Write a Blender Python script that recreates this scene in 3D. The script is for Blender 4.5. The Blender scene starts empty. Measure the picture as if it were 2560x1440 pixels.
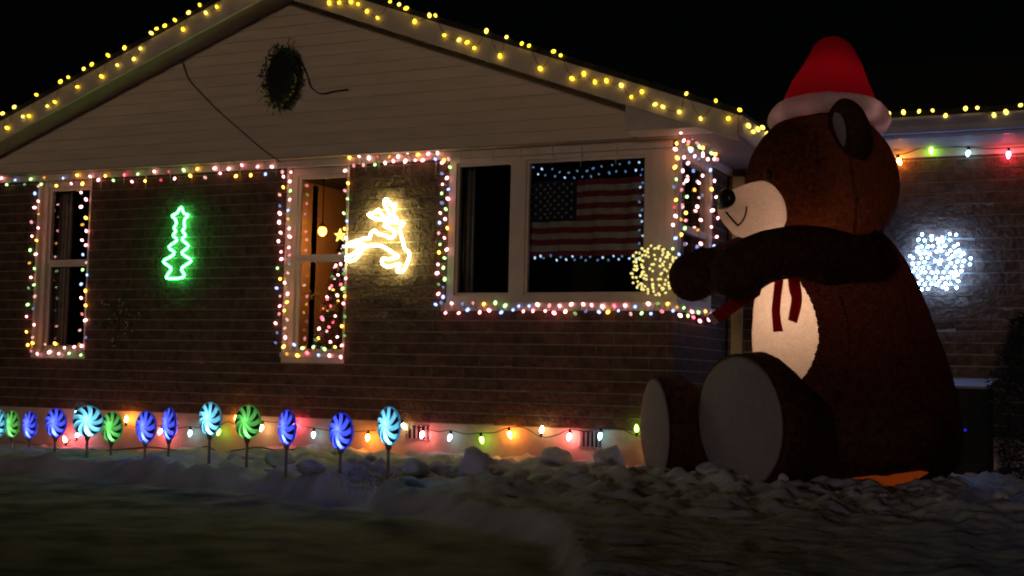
import bpy, bmesh, math, random
from mathutils import Vector, Matrix, noise
from mathutils.bvhtree import BVHTree
random.seed(7)
sc = bpy.context.scene
C = sc.collection

# ---------------------------------------------------------------- camera
FPX = 3324.154
R = Matrix(((0.90963054, 0.00749695, 0.41535055),
            (0.41479921, -0.0709525, -0.90714241),
            (0.02266935, 0.99745152, -0.06765029)))
CAMP = Vector((0, 0, 0.75))
cam = bpy.data.cameras.new('camera')
cam.sensor_width = 36.0
cam.lens = FPX / 2560 * 36
cam.clip_start = 0.05
cam.clip_end = 2000
camo = bpy.data.objects.new('camera', cam)
C.objects.link(camo)
camo.matrix_world = Matrix.Translation(CAMP) @ R.to_4x4()
sc.camera = camo

# ---------------------------------------------------------------- night sky and the dim street light
SUN_DIR = Vector((-0.10, 0.95, -0.055)).normalized()      # travel direction
w = bpy.data.worlds.new('World')
sc.world = w
w.use_nodes = True
nt = w.node_tree
sky = nt.nodes.new('ShaderNodeTexSky')
sky.sky_type = 'NISHITA'
sky.sun_disc = False
sky.sun_elevation = math.asin(-SUN_DIR.z)
sky.sun_rotation = math.atan2(-SUN_DIR.x, -SUN_DIR.y)
bg = nt.nodes['Background']
bg.inputs['Strength'].default_value = 0.0003
nt.links.new(sky.outputs[0], bg.inputs['Color'])
sun = bpy.data.lights.new('sun', 'SUN')
sun.energy = 0.21
sun.angle = math.radians(4)
sun.color = (1.0, 0.80, 0.66)
suno = bpy.data.objects.new('sun', sun)
C.objects.link(suno)
suno.rotation_euler = SUN_DIR.to_track_quat('-Z', 'Y').to_euler()

sc.view_settings.view_transform = 'Standard'
sc.view_settings.look = 'None'
sc.view_settings.exposure = 0
sc.view_settings.gamma = 1
sc.cycles.use_denoising = True
sc.cycles.max_bounces = 6
sc.cycles.diffuse_bounces = 3
sc.cycles.glossy_bounces = 3
sc.cycles.transparent_max_bounces = 12
sc.cycles.sample_clamp_indirect = 3.0
sc.cycles.filter_width = 2.0
sc.cycles.caustics_reflective = False
sc.cycles.caustics_refractive = False

# ---------------------------------------------------------------- photo geometry to place things at their real depth
def ray(px, py):
    return R @ Vector(((px - 1280) / FPX, -(py - 720) / FPX, -1.0))
def at(px, py, Y):
    r = ray(px, py)
    return CAMP + r * (Y / r.y)
def atX(px, py, X):
    r = ray(px, py)
    return CAMP + r * (X / r.x)
def atd(px, py, d):
    return CAMP + ray(px, py) * d
def atz(px, py, z=0.0):
    r = ray(px, py)
    return CAMP + r * ((z - CAMP.z) / r.z)
RI = R.transposed()
def proj(p):
    c = RI @ (p - CAMP)
    return (1280 + FPX * c.x / -c.z, 720 - FPX * c.y / -c.z, -c.z)

YW = 10.61          # front brick face
YG = 10.47          # gable siding face
XR = -3.37          # right corner of the gabled front
XL = -11.0
YB = 12.30          # brick face of the set-back wing
ZF = 0.33           # top of foundation
ZS = 2.79           # soffit
ZW = 2.90           # soffit of the wing

# ---------------------------------------------------------------- materials
def new_mat(name):
    m = bpy.data.materials.new(name)
    m.use_nodes = True
    return m, m.node_tree, m.node_tree.nodes['Principled BSDF']
def mat(name, col, rough=0.7, scale=8.0, var=0.25, bump=0.0, bscale=None, metal=0.0, spec=0.3, objrand=0.0, detail=6.0, stretch=(1, 1, 1)):
    m, t, b = new_mat(name)
    N, L = t.nodes, t.links
    b.inputs['Roughness'].default_value = rough
    b.inputs['Metallic'].default_value = metal
    b.inputs['Specular IOR Level'].default_value = spec
    g = N.new('ShaderNodeNewGeometry')
    mp = N.new('ShaderNodeMapping')
    mp.inputs['Scale'].default_value = stretch
    L.new(g.outputs['Position'], mp.inputs['Vector'])
    n = N.new('ShaderNodeTexNoise')
    n.inputs['Scale'].default_value = scale
    n.inputs['Detail'].default_value = detail
    L.new(mp.outputs[0], n.inputs['Vector'])
    rmp = N.new('ShaderNodeMapRange')
    rmp.inputs['From Min'].default_value = 0.3
    rmp.inputs['From Max'].default_value = 0.7
    rmp.inputs['To Min'].default_value = 1 - var
    rmp.inputs['To Max'].default_value = 1 + var
    L.new(n.outputs['Fac'], rmp.inputs['Value'])
    fac = rmp.outputs[0]
    if objrand:
        oi = N.new('ShaderNodeObjectInfo')
        r2 = N.new('ShaderNodeMapRange')
        r2.inputs['To Min'].default_value = 1 - objrand
        r2.inputs['To Max'].default_value = 1 + objrand
        L.new(oi.outputs['Random'], r2.inputs['Value'])
        mu = N.new('ShaderNodeMath')
        mu.operation = 'MULTIPLY'
        L.new(fac, mu.inputs[0])
        L.new(r2.outputs[0], mu.inputs[1])
        fac = mu.outputs[0]
    mx = N.new('ShaderNodeVectorMath')
    mx.operation = 'SCALE'
    mx.inputs[0].default_value = col
    L.new(fac, mx.inputs['Scale'])
    L.new(mx.outputs[0], b.inputs['Base Color'])
    if bump:
        n2 = N.new('ShaderNodeTexNoise')
        n2.inputs['Scale'].default_value = bscale or scale * 4
        n2.inputs['Detail'].default_value = 8
        L.new(mp.outputs[0], n2.inputs['Vector'])
        bp = N.new('ShaderNodeBump')
        bp.inputs['Strength'].default_value = bump
        bp.inputs['Distance'].default_value = 0.02
        L.new(n2.outputs['Fac'], bp.inputs['Height'])
        L.new(bp.outputs[0], b.inputs['Normal'])
    return m
def emit(name, col, strength):
    m, t, b = new_mat(name)
    b.inputs['Base Color'].default_value = (*[min(c, 1) * 0.5 for c in col], 1)
    b.inputs['Roughness'].default_value = 0.3
    b.inputs['Emission Color'].default_value = (*col, 1)
    b.inputs['Emission Strength'].default_value = strength
    return m
def cloth(name, col, tcol, mixf=0.5, bump=0.3, bscale=90, var=0.3):
    """inflatable skin: diffuse outside, lets the inner lamp shine through"""
    m = mat(name, col, 0.95, 25, var, bump, bscale, spec=0.05)
    t = m.node_tree
    b = t.nodes['Principled BSDF']
    out = t.nodes['Material Output']
    tr = t.nodes.new('ShaderNodeBsdfTranslucent')
    tn = t.nodes.new('ShaderNodeTexNoise')
    tn.inputs['Scale'].default_value = 60
    tn.inputs['Detail'].default_value = 6
    g = t.nodes.new('ShaderNodeNewGeometry')
    t.links.new(g.outputs['Position'], tn.inputs['Vector'])
    mr = t.nodes.new('ShaderNodeMapRange')
    mr.inputs['From Min'].default_value = 0.3
    mr.inputs['From Max'].default_value = 0.7
    mr.inputs['To Min'].default_value = 1 - var
    mr.inputs['To Max'].default_value = 1 + var
    t.links.new(tn.outputs['Fac'], mr.inputs['Value'])
    sv = t.nodes.new('ShaderNodeVectorMath')
    sv.operation = 'SCALE'
    sv.inputs[0].default_value = tcol
    t.links.new(mr.outputs[0], sv.inputs['Scale'])
    t.links.new(sv.outputs[0], tr.inputs['Color'])
    mx = t.nodes.new('ShaderNodeMixShader')
    mx.inputs[0].default_value = mixf
    t.links.new(b.outputs[0], mx.inputs[1])
    t.links.new(tr.outputs[0], mx.inputs[2])
    t.links.new(mx.outputs[0], out.inputs['Surface'])
    return m
def glass_mat(name, tint=(0.92, 0.95, 0.95)):
    m, t, b = new_mat(name)
    N, L = t.nodes, t.links
    tr = N.new('ShaderNodeBsdfTransparent')
    tr.inputs[0].default_value = (*tint, 1)
    gl = N.new('ShaderNodeBsdfGlossy')
    gl.inputs['Roughness'].default_value = 0.02
    lw = N.new('ShaderNodeLayerWeight')
    pw = N.new('ShaderNodeMath')
    pw.operation = 'POWER'
    pw.inputs[1].default_value = 4.0
    L.new(lw.outputs['Facing'], pw.inputs[0])
    fr = N.new('ShaderNodeMath')
    fr.operation = 'MULTIPLY_ADD'
    fr.inputs[1].default_value = 0.85
    fr.inputs[2].default_value = 0.06
    L.new(pw.outputs[0], fr.inputs[0])
    mx = N.new('ShaderNodeMixShader')
    L.new(fr.outputs[0], mx.inputs[0])
    L.new(tr.outputs[0], mx.inputs[1])
    L.new(gl.outputs[0], mx.inputs[2])
    L.new(mx.outputs[0], N['Material Output'].inputs['Surface'])
    N.remove(b)
    return m

M = {}
M['brick'] = mat('brick', (0.108, 0.060, 0.042), 0.9, 14, 0.40, 1.0, 26, objrand=0.14, spec=0.15)
M['mortar'] = mat('mortar', (0.27, 0.225, 0.18), 0.95, 30, 0.25, 0.4, 60, spec=0.1)
M['concrete'] = mat('concrete', (0.50, 0.37, 0.29), 0.9, 5, 0.18, 0.25, 30, spec=0.15)
M['siding'] = mat('siding', (0.70, 0.54, 0.40), 0.75, 6, 0.10, 0.12, 40, objrand=0.05, stretch=(0.3, 1, 2))
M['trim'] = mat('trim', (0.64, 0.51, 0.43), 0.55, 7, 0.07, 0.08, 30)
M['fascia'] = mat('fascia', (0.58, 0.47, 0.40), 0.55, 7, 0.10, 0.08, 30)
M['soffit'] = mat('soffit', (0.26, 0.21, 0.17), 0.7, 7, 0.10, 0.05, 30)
M['roof'] = mat('roof_shingle', (0.025, 0.023, 0.021), 0.95, 18, 0.4, 0.6, 60)
M['gutter'] = mat('gutter', (0.33, 0.30, 0.40), 0.4, 9, 0.08, 0.05, 20, spec=0.5)
M['downspout'] = mat('downspout', (0.48, 0.36, 0.14), 0.5, 9, 0.08, 0.05, 20)
M['vent'] = mat('vent_metal', (0.20, 0.17, 0.16), 0.5, 20, 0.2)
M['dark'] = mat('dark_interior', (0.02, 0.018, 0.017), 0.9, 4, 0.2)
M['warmwall'] = mat('warm_interior', (0.45, 0.26, 0.13), 0.9, 3, 0.12)
M['floorin'] = mat('interior_floor', (0.10, 0.06, 0.035), 0.6, 8, 0.3)
M['curtain'] = mat('curtain_cloth', (0.34, 0.26, 0.22), 0.95, 12, 0.2, 0.2, 60)
M['tancurtain'] = mat('tan_curtain_cloth', (0.55, 0.42, 0.22), 0.95, 12, 0.2, 0.2, 60)
M['glass'] = glass_mat('window_glass')
M['wire'] = mat('green_wire', (0.008, 0.014, 0.008), 0.8, 20, 0.2)
M['black'] = mat('black_plastic', (0.012, 0.012, 0.012), 0.35, 20, 0.2)
M['clearwire'] = mat('pale_wire', (0.35, 0.35, 0.33), 0.5, 20, 0.2)
M['snow'] = mat('snow', (0.44, 0.43, 0.51), 0.9, 2.2, 0.22, 0.55, 22, spec=0.2)
M['shaded_slush'] = mat('dirty_shaded_slush', (0.17, 0.16, 0.165), 0.7, 1.6, 0.55, 0.8, 14, spec=0.25)
M['ice'] = mat('ice', (0.55, 0.55, 0.58), 0.15, 30, 0.2, 0.2, 60, spec=0.6)
M['grass'] = mat('dry_grass', (0.30, 0.26, 0.07), 0.9, 40, 0.4)
M['leaf'] = mat('evergreen', (0.035, 0.05, 0.028), 0.8, 25, 0.4, objrand=0.2)
M['darkleaf'] = mat('dark_evergreen', (0.012, 0.017, 0.010), 0.9, 25, 0.4)
M['twig'] = mat('twig_bark', (0.06, 0.045, 0.03), 0.9, 30, 0.3)
M['gold'] = mat('gold_tinsel', (0.80, 0.58, 0.10), 0.35, 40, 0.3, metal=0.2)
M['tinsel'] = mat('silver_tinsel', (0.60, 0.62, 0.56), 0.4, 60, 0.4, metal=0.1)
M['flagred'] = mat('flag_red', (0.20, 0.025, 0.03), 0.9, 30, 0.2, 0.15, 200)
M['flagwhite'] = mat('flag_white', (0.38, 0.29, 0.23), 0.9, 18, 0.18, 0.2, 120)
M['flagblue'] = mat('flag_blue', (0.015, 0.018, 0.04), 0.9, 30, 0.2)
M['stake'] = mat('stake_plastic', (0.20, 0.15, 0.15), 0.5, 20, 0.2)
M['sole'] = cloth('sole_fabric', (0.27, 0.23, 0.25), (0.0, 0.0, 0.0), 0.02, 0.25, 70, 0.08)
M['brown'] = cloth('brown_plush', (0.075, 0.028, 0.016), (0.042, 0.0125, 0.0042), 0.5, 1.0, 42, 0.8)
M['browntorso'] = cloth('brown_plush_torso', (0.065, 0.023, 0.016), (0.0105, 0.0022, 0.0015), 0.5, 1.0, 42, 0.8)
M['browndark'] = cloth('brown_plush_arm', (0.060, 0.024, 0.016), (0.0, 0.0, 0.0), 0.02, 0.8, 55, 0.5)
M['cream'] = cloth('cream_plush', (0.55, 0.42, 0.34), (0.62, 0.46, 0.36), 0.55, 1.0, 40, 0.16)
M['hatred'] = cloth('hat_red', (0.40, 0.012, 0.022), (0.42, 0.004, 0.014), 0.5, 0.15, 30, 0.10)
M['hatwhite'] = cloth('hat_white', (0.66, 0.54, 0.53), (0.6, 0.42, 0.41), 0.45, 0.5, 30, 0.10)
M['ribbon'] = cloth('ribbon_red', (0.30, 0.016, 0.014), (0.45, 0.012, 0.01), 0.45, 0.1, 40, 0.08)
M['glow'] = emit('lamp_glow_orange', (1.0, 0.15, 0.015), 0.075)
COL = {'pink': (5.0, 1.5, 1.7), 'amber': (5.0, 2.3, 0.30), 'green': (0.95, 1.9, 0.62), 'blue': (0.65, 0.90, 1.9), 'rose': (5.0, 2.3, 2.1), 'red': (4.5, 0.35, 0.55)}
for k, v in COL.items():
    mxv = max(v)
    M['b_' + k] = emit('bulb_' + k, tuple(c / mxv for c in v), mxv * 1.45)
    M['d_' + k] = emit('dim_bulb_' + k, tuple(c / mxv for c in v), mxv * .22)
M['b_yellow'] = emit('bulb_yellow', (1.0, 0.64, 0.03), 3.6)
M['b_pale'] = emit('bulb_pale_yellow', (1.0, 0.72, 0.10), 3.4)
M['b_icy'] = emit('bulb_icy', (0.50, 0.72, 1.0), 1.3)
M['d_icy'] = emit('dim_bulb_icy', (0.25, 0.50, 1.0), 0.35)
M['b_ball'] = emit('bulb_ball', (1.0, 0.86, 0.27), 1.05)
M['b_white'] = emit('bulb_white', (0.24, 0.50, 1.0), 62)
C9 = {'amber': (1.0, 0.31, 0.04), 'warm': (1.0, 0.66, 0.28), 'pink': (1.0, 0.20, 0.22), 'cyan': (0.30, 0.80, 1.0), 'green': (0.30, 1.0, 0.06), 'red': (1.0, 0.08, 0.14)}
C9S = {'amber': 100, 'warm': 34, 'pink': 95, 'cyan': 14, 'green': 18, 'red': 95}
for k, v in C9.items():
    M['c_' + k] = emit('c9_' + k, v, C9S[k])
M['neon_green'] = emit('neon_green', (0.05, 1.0, 0.15), 23)
M['neon_warm'] = emit('neon_warm', (0.95, 1.0, 0.36), 31)
M['lampglow'] = emit('lamp_globe', (1.0, 0.30, 0.04), 16)
M['lampyel'] = emit('tree_topper', (1.0, 0.66, 0.12), 2.5)
M['blueled'] = emit('blue_led', (0.02, 0.02, 1.0), 0.6)
for k, v in {'blue': (0.34, 0.36, 0.95), 'cyan': (0.50, 0.82, 0.95), 'green': (0.50, 0.90, 0.48)}.items():
    M['candy_' + k] = cloth('candy_' + k, tuple(c * 0.5 for c in v), v, 0.8, 0.0, 30, 0.05)
M['candy_dark'] = mat('candy_stripe', (0.008, 0.006, 0.035), 0.4, 20, 0.2)

# ---------------------------------------------------------------- object helpers
def link(name, me, m=None, parent=None):
    o = bpy.data.objects.new(name, me)
    C.objects.link(o)
    if m is not None:
        me.materials.clear() if me.materials else None
        me.materials.append(M[m] if isinstance(m, str) else m)
    if parent is not None:
        o.parent = parent
    return o
def inst(name, me, parent=None, loc=(0, 0, 0), rot=(0, 0, 0), scale=(1, 1, 1)):
    o = bpy.data.objects.new(name, me)
    C.objects.link(o)
    o.parent = parent
    o.location = loc
    o.rotation_euler = rot
    o.scale = scale
    return o
def tag(o, label=None, cat=None, group=None, kind=None):
    if label: o['label'] = label
    if cat: o['category'] = cat
    if group: o['group'] = group
    if kind: o['kind'] = kind
    return o
def thing(name, label, cat, loc=(0, 0, 0), group=None):
    o = bpy.data.objects.new(name, None)
    o.empty_display_size = 0.2
    C.objects.link(o)
    o.location = loc
    return tag(o, label, cat, group)

class MB:
    def __init__(s, org=(0, 0, 0)):
        s.v, s.f, s.o = [], [], Vector(org)
    def add(s, vs, fs):
        b = len(s.v)
        s.v += [tuple(Vector(p) - s.o) for p in vs]
        s.f += [tuple(i + b for i in f) for f in fs]
        return s
    def box(s, x0, x1, y0, y1, z0, z1):
        return s.add([(x0, y0, z0), (x1, y0, z0), (x1, y1, z0), (x0, y1, z0), (x0, y0, z1), (x1, y0, z1), (x1, y1, z1), (x0, y1, z1)],
                     [(3, 2, 1, 0), (4, 5, 6, 7), (0, 1, 5, 4), (1, 2, 6, 5), (2, 3, 7, 6), (3, 0, 4, 7)])
    def prism(s, poly, d):
        """poly: 3D loop (counter-clockwise seen from front), extruded by vector d"""
        n = len(poly)
        d = Vector(d)
        vs = [Vector(p) for p in poly] + [Vector(p) + d for p in poly]
        fs = [tuple(range(n)), tuple(range(2 * n - 1, n - 1, -1))]
        fs += [(i, i + n, (i + 1) % n + n, (i + 1) % n) for i in range(n)]
        return s.add(vs, fs)
    def tube(s, pts, r, n=6, closed=False):
        pts = [Vector(p) for p in pts]
        vs, fs = [], []
        k = len(pts)
        up = Vector((0.13, 0.21, 0.97))
        for i, p in enumerate(pts):
            a = pts[(i - 1) % k] if (closed or i > 0) else p
            b = pts[(i + 1) % k] if (closed or i < k - 1) else p
            t = (b - a)
            t = t.normalized() if t.length > 1e-9 else Vector((0, 0, 1))
            u = t.cross(up)
            if u.length < 1e-3: u = t.cross(Vector((1, 0, 0)))
            u.normalize()
            v = t.cross(u)
            rr = r[i] if isinstance(r, (list, tuple)) else r
            for j in range(n):
                an = 2 * math.pi * j / n
                vs.append(p + (u * math.cos(an) + v * math.sin(an)) * rr)
        m = k if closed else k - 1
        for i in range(m):
            for j in range(n):
                i2 = (i + 1) % k
                fs.append((i * n + j, i * n + (j + 1) % n, i2 * n + (j + 1) % n, i2 * n + j))
        if not closed:
            fs.append(tuple(range(n)))
            fs.append(tuple(range((k - 1) * n + n - 1, (k - 1) * n - 1, -1)))
        return s.add(vs, fs)
    def sphere(s, c, ax, nu=10, nv=6):
        """ax: three semi-axis vectors"""
        c = Vector(c)
        a, b, d = [Vector(q) for q in ax]
        vs = [c + d]
        for i in range(1, nv):
            ph = math.pi * i / nv
            for j in range(nu):
                th = 2 * math.pi * j / nu
                vs.append(c + d * math.cos(ph) + (a * math.cos(th) + b * math.sin(th)) * math.sin(ph))
        vs.append(c - d)
        fs = [(0, 1 + j, 1 + (j + 1) % nu) for j in range(nu)]
        for i in range(nv - 2):
            for j in range(nu):
                fs.append((1 + i * nu + j, 1 + (i + 1) * nu + j, 1 + (i + 1) * nu + (j + 1) % nu, 1 + i * nu + (j + 1) % nu))
        last = len(vs) - 1
        fs += [(last, 1 + (nv - 2) * nu + (j + 1) % nu, 1 + (nv - 2) * nu + j) for j in range(nu)]
        return s.add(vs, fs)
    def rings(s, rings):
        """list of equal-length point loops lofted; first and last may be closed by caps"""
        n = len(rings[0])
        vs = [p for r in rings for p in r]
        fs = []
        for i in range(len(rings) - 1):
            for j in range(n):
                fs.append((i * n + j, i * n + (j + 1) % n, (i + 1) * n + (j + 1) % n, (i + 1) * n + j))
        fs.append(tuple(range(n - 1, -1, -1)))
        fs.append(tuple(range((len(rings) - 1) * n, len(rings) * n)))
        return s.add(vs, fs)
    def mesh(s, name, smooth=False):
        me = bpy.data.meshes.new(name)
        me.from_pydata(s.v, [], s.f)
        bm = bmesh.new()
        bm.from_mesh(me)
        bmesh.ops.recalc_face_normals(bm, faces=bm.faces)
        bm.to_mesh(me)
        bm.free()
        if smooth:
            me.polygons.foreach_set('use_smooth', [True] * len(me.polygons))
        me.update()
        return me
    def build(s, name, m, parent=None, smooth=False):
        o = link(name, s.mesh(name, smooth), m, parent)
        if parent is None:
            o.location = s.o
        return o
def sm(pts, n=6, closed=False):
    """Catmull-Rom through points"""
    pts = [Vector(p) for p in pts]
    k = len(pts)
    out = []
    for i in range(k if closed else k - 1):
        p1, p2 = pts[i], pts[(i + 1) % k]
        p0 = pts[(i - 1) % k] if (closed or i > 0) else p1
        p3 = pts[(i + 2) % k] if (closed or i < k - 2) else p2
        for j in range(n):
            t = j / n
            out.append(0.5 * ((2 * p1) + (p2 - p0) * t + (2 * p0 - 5 * p1 + 4 * p2 - p3) * t * t + (3 * p1 - p0 - 3 * p2 + p3) * t ** 3))
    if not closed:
        out.append(pts[-1])
    return out

# ---------------------------------------------------------------- ground: one snow sheet to the horizon
_edge = [(-100, 1150), (0, 1152), (180, 1158), (350, 1172), (640, 1192), (860, 1218), (1100, 1252), (1400, 1310)]
EDGE = [atz(*p) for p in _edge]
def edge_y(x):
    if x <= EDGE[0].x: return EDGE[0].y
    for a, b in zip(EDGE, EDGE[1:]):
        if x <= b.x:
            return a.y + (b.y - a.y) * (x - a.x) / max(1e-6, b.x - a.x)
    return EDGE[-1].y - (x - EDGE[-1].x) * 2.2
def sstep(a, b, x):
    t = min(1, max(0, (x - a) / (b - a)))
    return t * t * (3 - 2 * t)
def height(x, y):
    d = y - edge_y(x) + 0.10 * noise.noise(Vector((x * 2.1, y * 2.1, 3)))
    bank = sstep(-0.10, 0.14, d)
    z = -0.12 * (1 - bank)
    nz = lambda s, o: noise.noise(Vector((x * s, y * s, o)))
    z += 0.030 * nz(1.1, 1) * (0.4 + 0.6 * bank)
    if -14 < x < 4 and 2 < y < 14:
        rough = bank * (0.35 + 0.65 * sstep(-8.5, -5.5, x)) * .8 + 0.22
        rough *= .35 + .65 * sstep(6.6, 8.2, y)
        pz = lambda s_, o_: max(0.0, nz(s_, o_) + .12) ** .8
        c2 = pz(7.5, 9)
        z += rough * (0.085 * pz(2.9, 5) + 0.070 * pz(6.1, 2) + 0.040 * pz(12.5, 6) + .018 * pz(25, 4))
        # ridge of thrown snow round the bear's feet
        br = math.exp(-(((x + 3.0) / 1.0) ** 2 + ((y - 9.2) / 0.42) ** 2))
        z += br * (0.03 + 0.09 * c2)
        z -= 0.07 * sstep(8.6, 9.6, y) * (1 - sstep(-9.5, -6.5, x))
    return z
def axis(fine0, fine1, step, far):
    v = []
    x = fine0
    while x <= fine1:
        v.append(x); x += step
    s = step
    x = fine1
    while x < far:
        s *= 1.35; x += s; v.append(x)
    s = step
    x = fine0
    while x > -far:
        s *= 1.35; x -= s; v.insert(0, x)
    return v
xs = axis(-12.0, 1.2, 0.032, 900)
ys = axis(3.6, 11.4, 0.032, 900)
gv = [(x, y, height(x, y)) for y in ys for x in xs]
nx = len(xs)
gf = [(j * nx + i, j * nx + i + 1, (j + 1) * nx + i + 1, (j + 1) * nx + i) for j in range(len(ys) - 1) for i in range(nx - 1)]
gm = bpy.data.meshes.new('snow_ground')
gm.from_pydata(gv, [], gf)
gm.polygons.foreach_set('use_smooth', [True] * len(gm.polygons))
def drive_mask(x, y_):  # drive below the bank: slush colour with the bank's shade darkened into it
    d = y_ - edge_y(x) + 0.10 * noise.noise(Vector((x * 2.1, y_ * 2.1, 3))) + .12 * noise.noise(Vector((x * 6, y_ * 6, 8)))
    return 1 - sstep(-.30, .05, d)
at_ = gm.attributes.new('shaded_slush', 'FLOAT', 'POINT')
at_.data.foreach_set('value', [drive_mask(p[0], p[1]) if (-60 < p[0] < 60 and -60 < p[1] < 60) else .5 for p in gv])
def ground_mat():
    m = mat('snow_and_shaded_slush', (0.44, 0.43, 0.50), 0.9, 2.2, 0.22, 0.55, 22, spec=0.2)
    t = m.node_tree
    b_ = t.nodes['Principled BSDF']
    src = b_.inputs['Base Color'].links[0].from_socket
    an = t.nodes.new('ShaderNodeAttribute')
    an.attribute_name = 'shaded_slush'
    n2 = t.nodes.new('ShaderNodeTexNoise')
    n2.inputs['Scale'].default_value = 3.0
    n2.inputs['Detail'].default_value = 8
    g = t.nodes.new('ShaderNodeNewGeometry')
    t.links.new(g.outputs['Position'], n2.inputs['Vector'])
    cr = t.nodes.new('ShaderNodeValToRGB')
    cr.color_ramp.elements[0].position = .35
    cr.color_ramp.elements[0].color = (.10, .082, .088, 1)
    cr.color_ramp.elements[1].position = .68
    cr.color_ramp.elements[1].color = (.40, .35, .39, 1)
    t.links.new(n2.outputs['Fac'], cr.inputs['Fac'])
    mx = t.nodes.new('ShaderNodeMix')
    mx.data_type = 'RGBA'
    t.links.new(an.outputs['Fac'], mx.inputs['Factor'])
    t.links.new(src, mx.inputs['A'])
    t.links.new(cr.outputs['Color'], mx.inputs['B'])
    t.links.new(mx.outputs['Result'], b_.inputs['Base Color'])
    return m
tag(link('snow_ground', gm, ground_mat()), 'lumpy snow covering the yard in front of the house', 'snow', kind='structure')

# ---------------------------------------------------------------- the house
H0 = Vector((-7.175, YW, 0))
house = thing('house', 'single-storey brick house with beige lap-sided gable, trimmed with lights', 'house', H0)
def hp(name, mb, m, parent=house, smooth=False):
    if parent is house:
        mb.v = [tuple(Vector(p) - H0) for p in mb.v]
    else:
        mb.v = [tuple(Vector(p) - H0) for p in mb.v]
    return link(name, mb.mesh(name, smooth), m, parent)

# openings on the front wall  (x0, x1, z0, z1)
WA = (at(97, 470, YW).x, at(224, 600, YW).x, 0.90, 2.72)
WB = (at(719, 430, YW).x, at(869, 600, YW).x, 0.90, 2.72)
WC = (at(1118, 560, YW).x, XR + 1, 1.39, 2.72)
SIDE = (YW - 1, 11.72, 1.39, 2.72)

BR_L, BR_H, JT = 0.305, 0.0925, 0.0105
COURSE = (ZS - ZF) / 24.0
brick_me = []
for k in range(5):
    mb = MB()
    q = [(x, y, z) for z in (-.5, .5) for y in (-.5, .5) for x in (-.5, .5)]
    q = [(x, y + (random.uniform(-.05, .05) if y < 0 else 0), z * random.uniform(.965, 1.0)) for x, y, z in q]
    mb.add(q, [(0, 1, 3, 2), (4, 6, 7, 5), (0, 4, 5, 1), (1, 5, 7, 3), (3, 7, 6, 2), (2, 6, 4, 0)])
    me = mb.mesh('brick')
    me.materials.append(M['brick'])
    brick_me.append(me)

bricks = []     # (wall object, centre, size along, axis, normal sign)
def lay(wall, fixed, a0, a1, openings, axis_, off, nc=24):
    for c in range(nc):
        z0 = ZF + c * COURSE
        z1 = z0 + COURSE
        zc = (z0 + z1) / 2
        a = a0 - (off if c % 2 else 0)
        while a < a1:
            s, e = max(a, a0), min(a + BR_L + JT, a1)
            a += BR_L + JT
            segs = [(s, e)]
            for (o0, o1, p0, p1) in openings:
                if p0 - 0.02 < zc < p1 + 0.2:
                    ns = []
                    for (u, v) in segs:
                        if o1 <= u or o0 >= v: ns.append((u, v)); continue
                        if u < o0: ns.append((u, o0))
                        if v > o1: ns.append((o1, v))
                    segs = ns
            for u, v in segs:
                if v - u > 0.035:
                    bricks.append((wall, axis_, (u + v) / 2, v - u - .0055, zc, fixed))
def backing(name, poly_boxes, parent=house):
    mb = MB()
    for b in poly_boxes: mb.box(*b)
    return hp(name, mb, 'mortar', parent)
T = 0.005      # mortar recess
front = backing('brick_wall', [
    (XL, WA[0], YW + T, YW + 0.2, ZF, ZS), (WA[0], WA[1], YW + T, YW + 0.2, ZF, WA[2]),
    (WA[1], WB[0], YW + T, YW + 0.2, ZF, ZS), (WB[0], WB[1], YW + T, YW + 0.2, ZF, WB[2]),
    (WB[1], WC[0], YW + T, YW + 0.2, ZF, ZS), (WC[0], XR - T, YW + T, YW + 0.2, ZF, WC[2])])
sidew = backing('brick_wall', [
    (XR - 0.2, XR - T, YW + 0.2, SIDE[1], ZF, SIDE[2]), (XR - 0.2, XR - T, SIDE[1], YB + 0.2, ZF, ZS)])
wing = backing('brick_wall', [(XR - T, 3.2, YB + T, YB + 0.2, ZF, ZW)])
lay(front, YW, XL, XR, [(WA[0], WA[1], WA[2], 3), (WB[0], WB[1], WB[2], 3), (WC[0], WC[1], WC[2], 3)], 'x', 0.158)
lay(sidew, XR, YW + 0.10, YB, [(YW - 1, SIDE[1], SIDE[2], 3)], 'y', 0.158)
lay(wing, YB, XR, 3.2, [], 'x', 0.158, 25)
def brick_xf(b):
    wall, ax, a, ln, zc, fixed = b
    if ax == 'x':
        return Vector((a, fixed + 0.045, zc)), (ln, 0.09, BR_H), 0.0
    return Vector((fixed - 0.045, a, zc)), (ln, 0.09, BR_H), math.pi / 2
def shows(b):
    p, s, _ = brick_xf(b)
    x, y, d = proj(p)
    if not (-30 < x < 2590 and 200 < y < 1240): return 0
    if 1880 < x < 2330 and 250 < y < 1180: return 0
    if x > 2330 and y > 1000: return 0
    px = s[0] / d * (0.55 if b[1] == 'y' else 0.9)
    return px
bricks.sort(key=shows, reverse=True)
rest = MB()
for i, b in enumerate(bricks):
    p, s, rz = brick_xf(b)
    p = p + Vector((0, random.uniform(-.003, .002), 0))
    if i < 300 and shows(b) > 0:
        inst('brick', random.choice(brick_me), b[0], p - H0, (random.gauss(0, .01), 0, rz + random.gauss(0, .004)), s)
    else:
        x, y, z = p
        sx, sy = (s[0], s[1]) if b[1] == 'x' else (s[1], s[0])
        rest.box(x - sx / 2, x + sx / 2, y - sy / 2, y + sy / 2, z - s[2] / 2, z + s[2] / 2)
tag(hp('brickwork', rest, 'brick'), kind='stuff')

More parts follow.
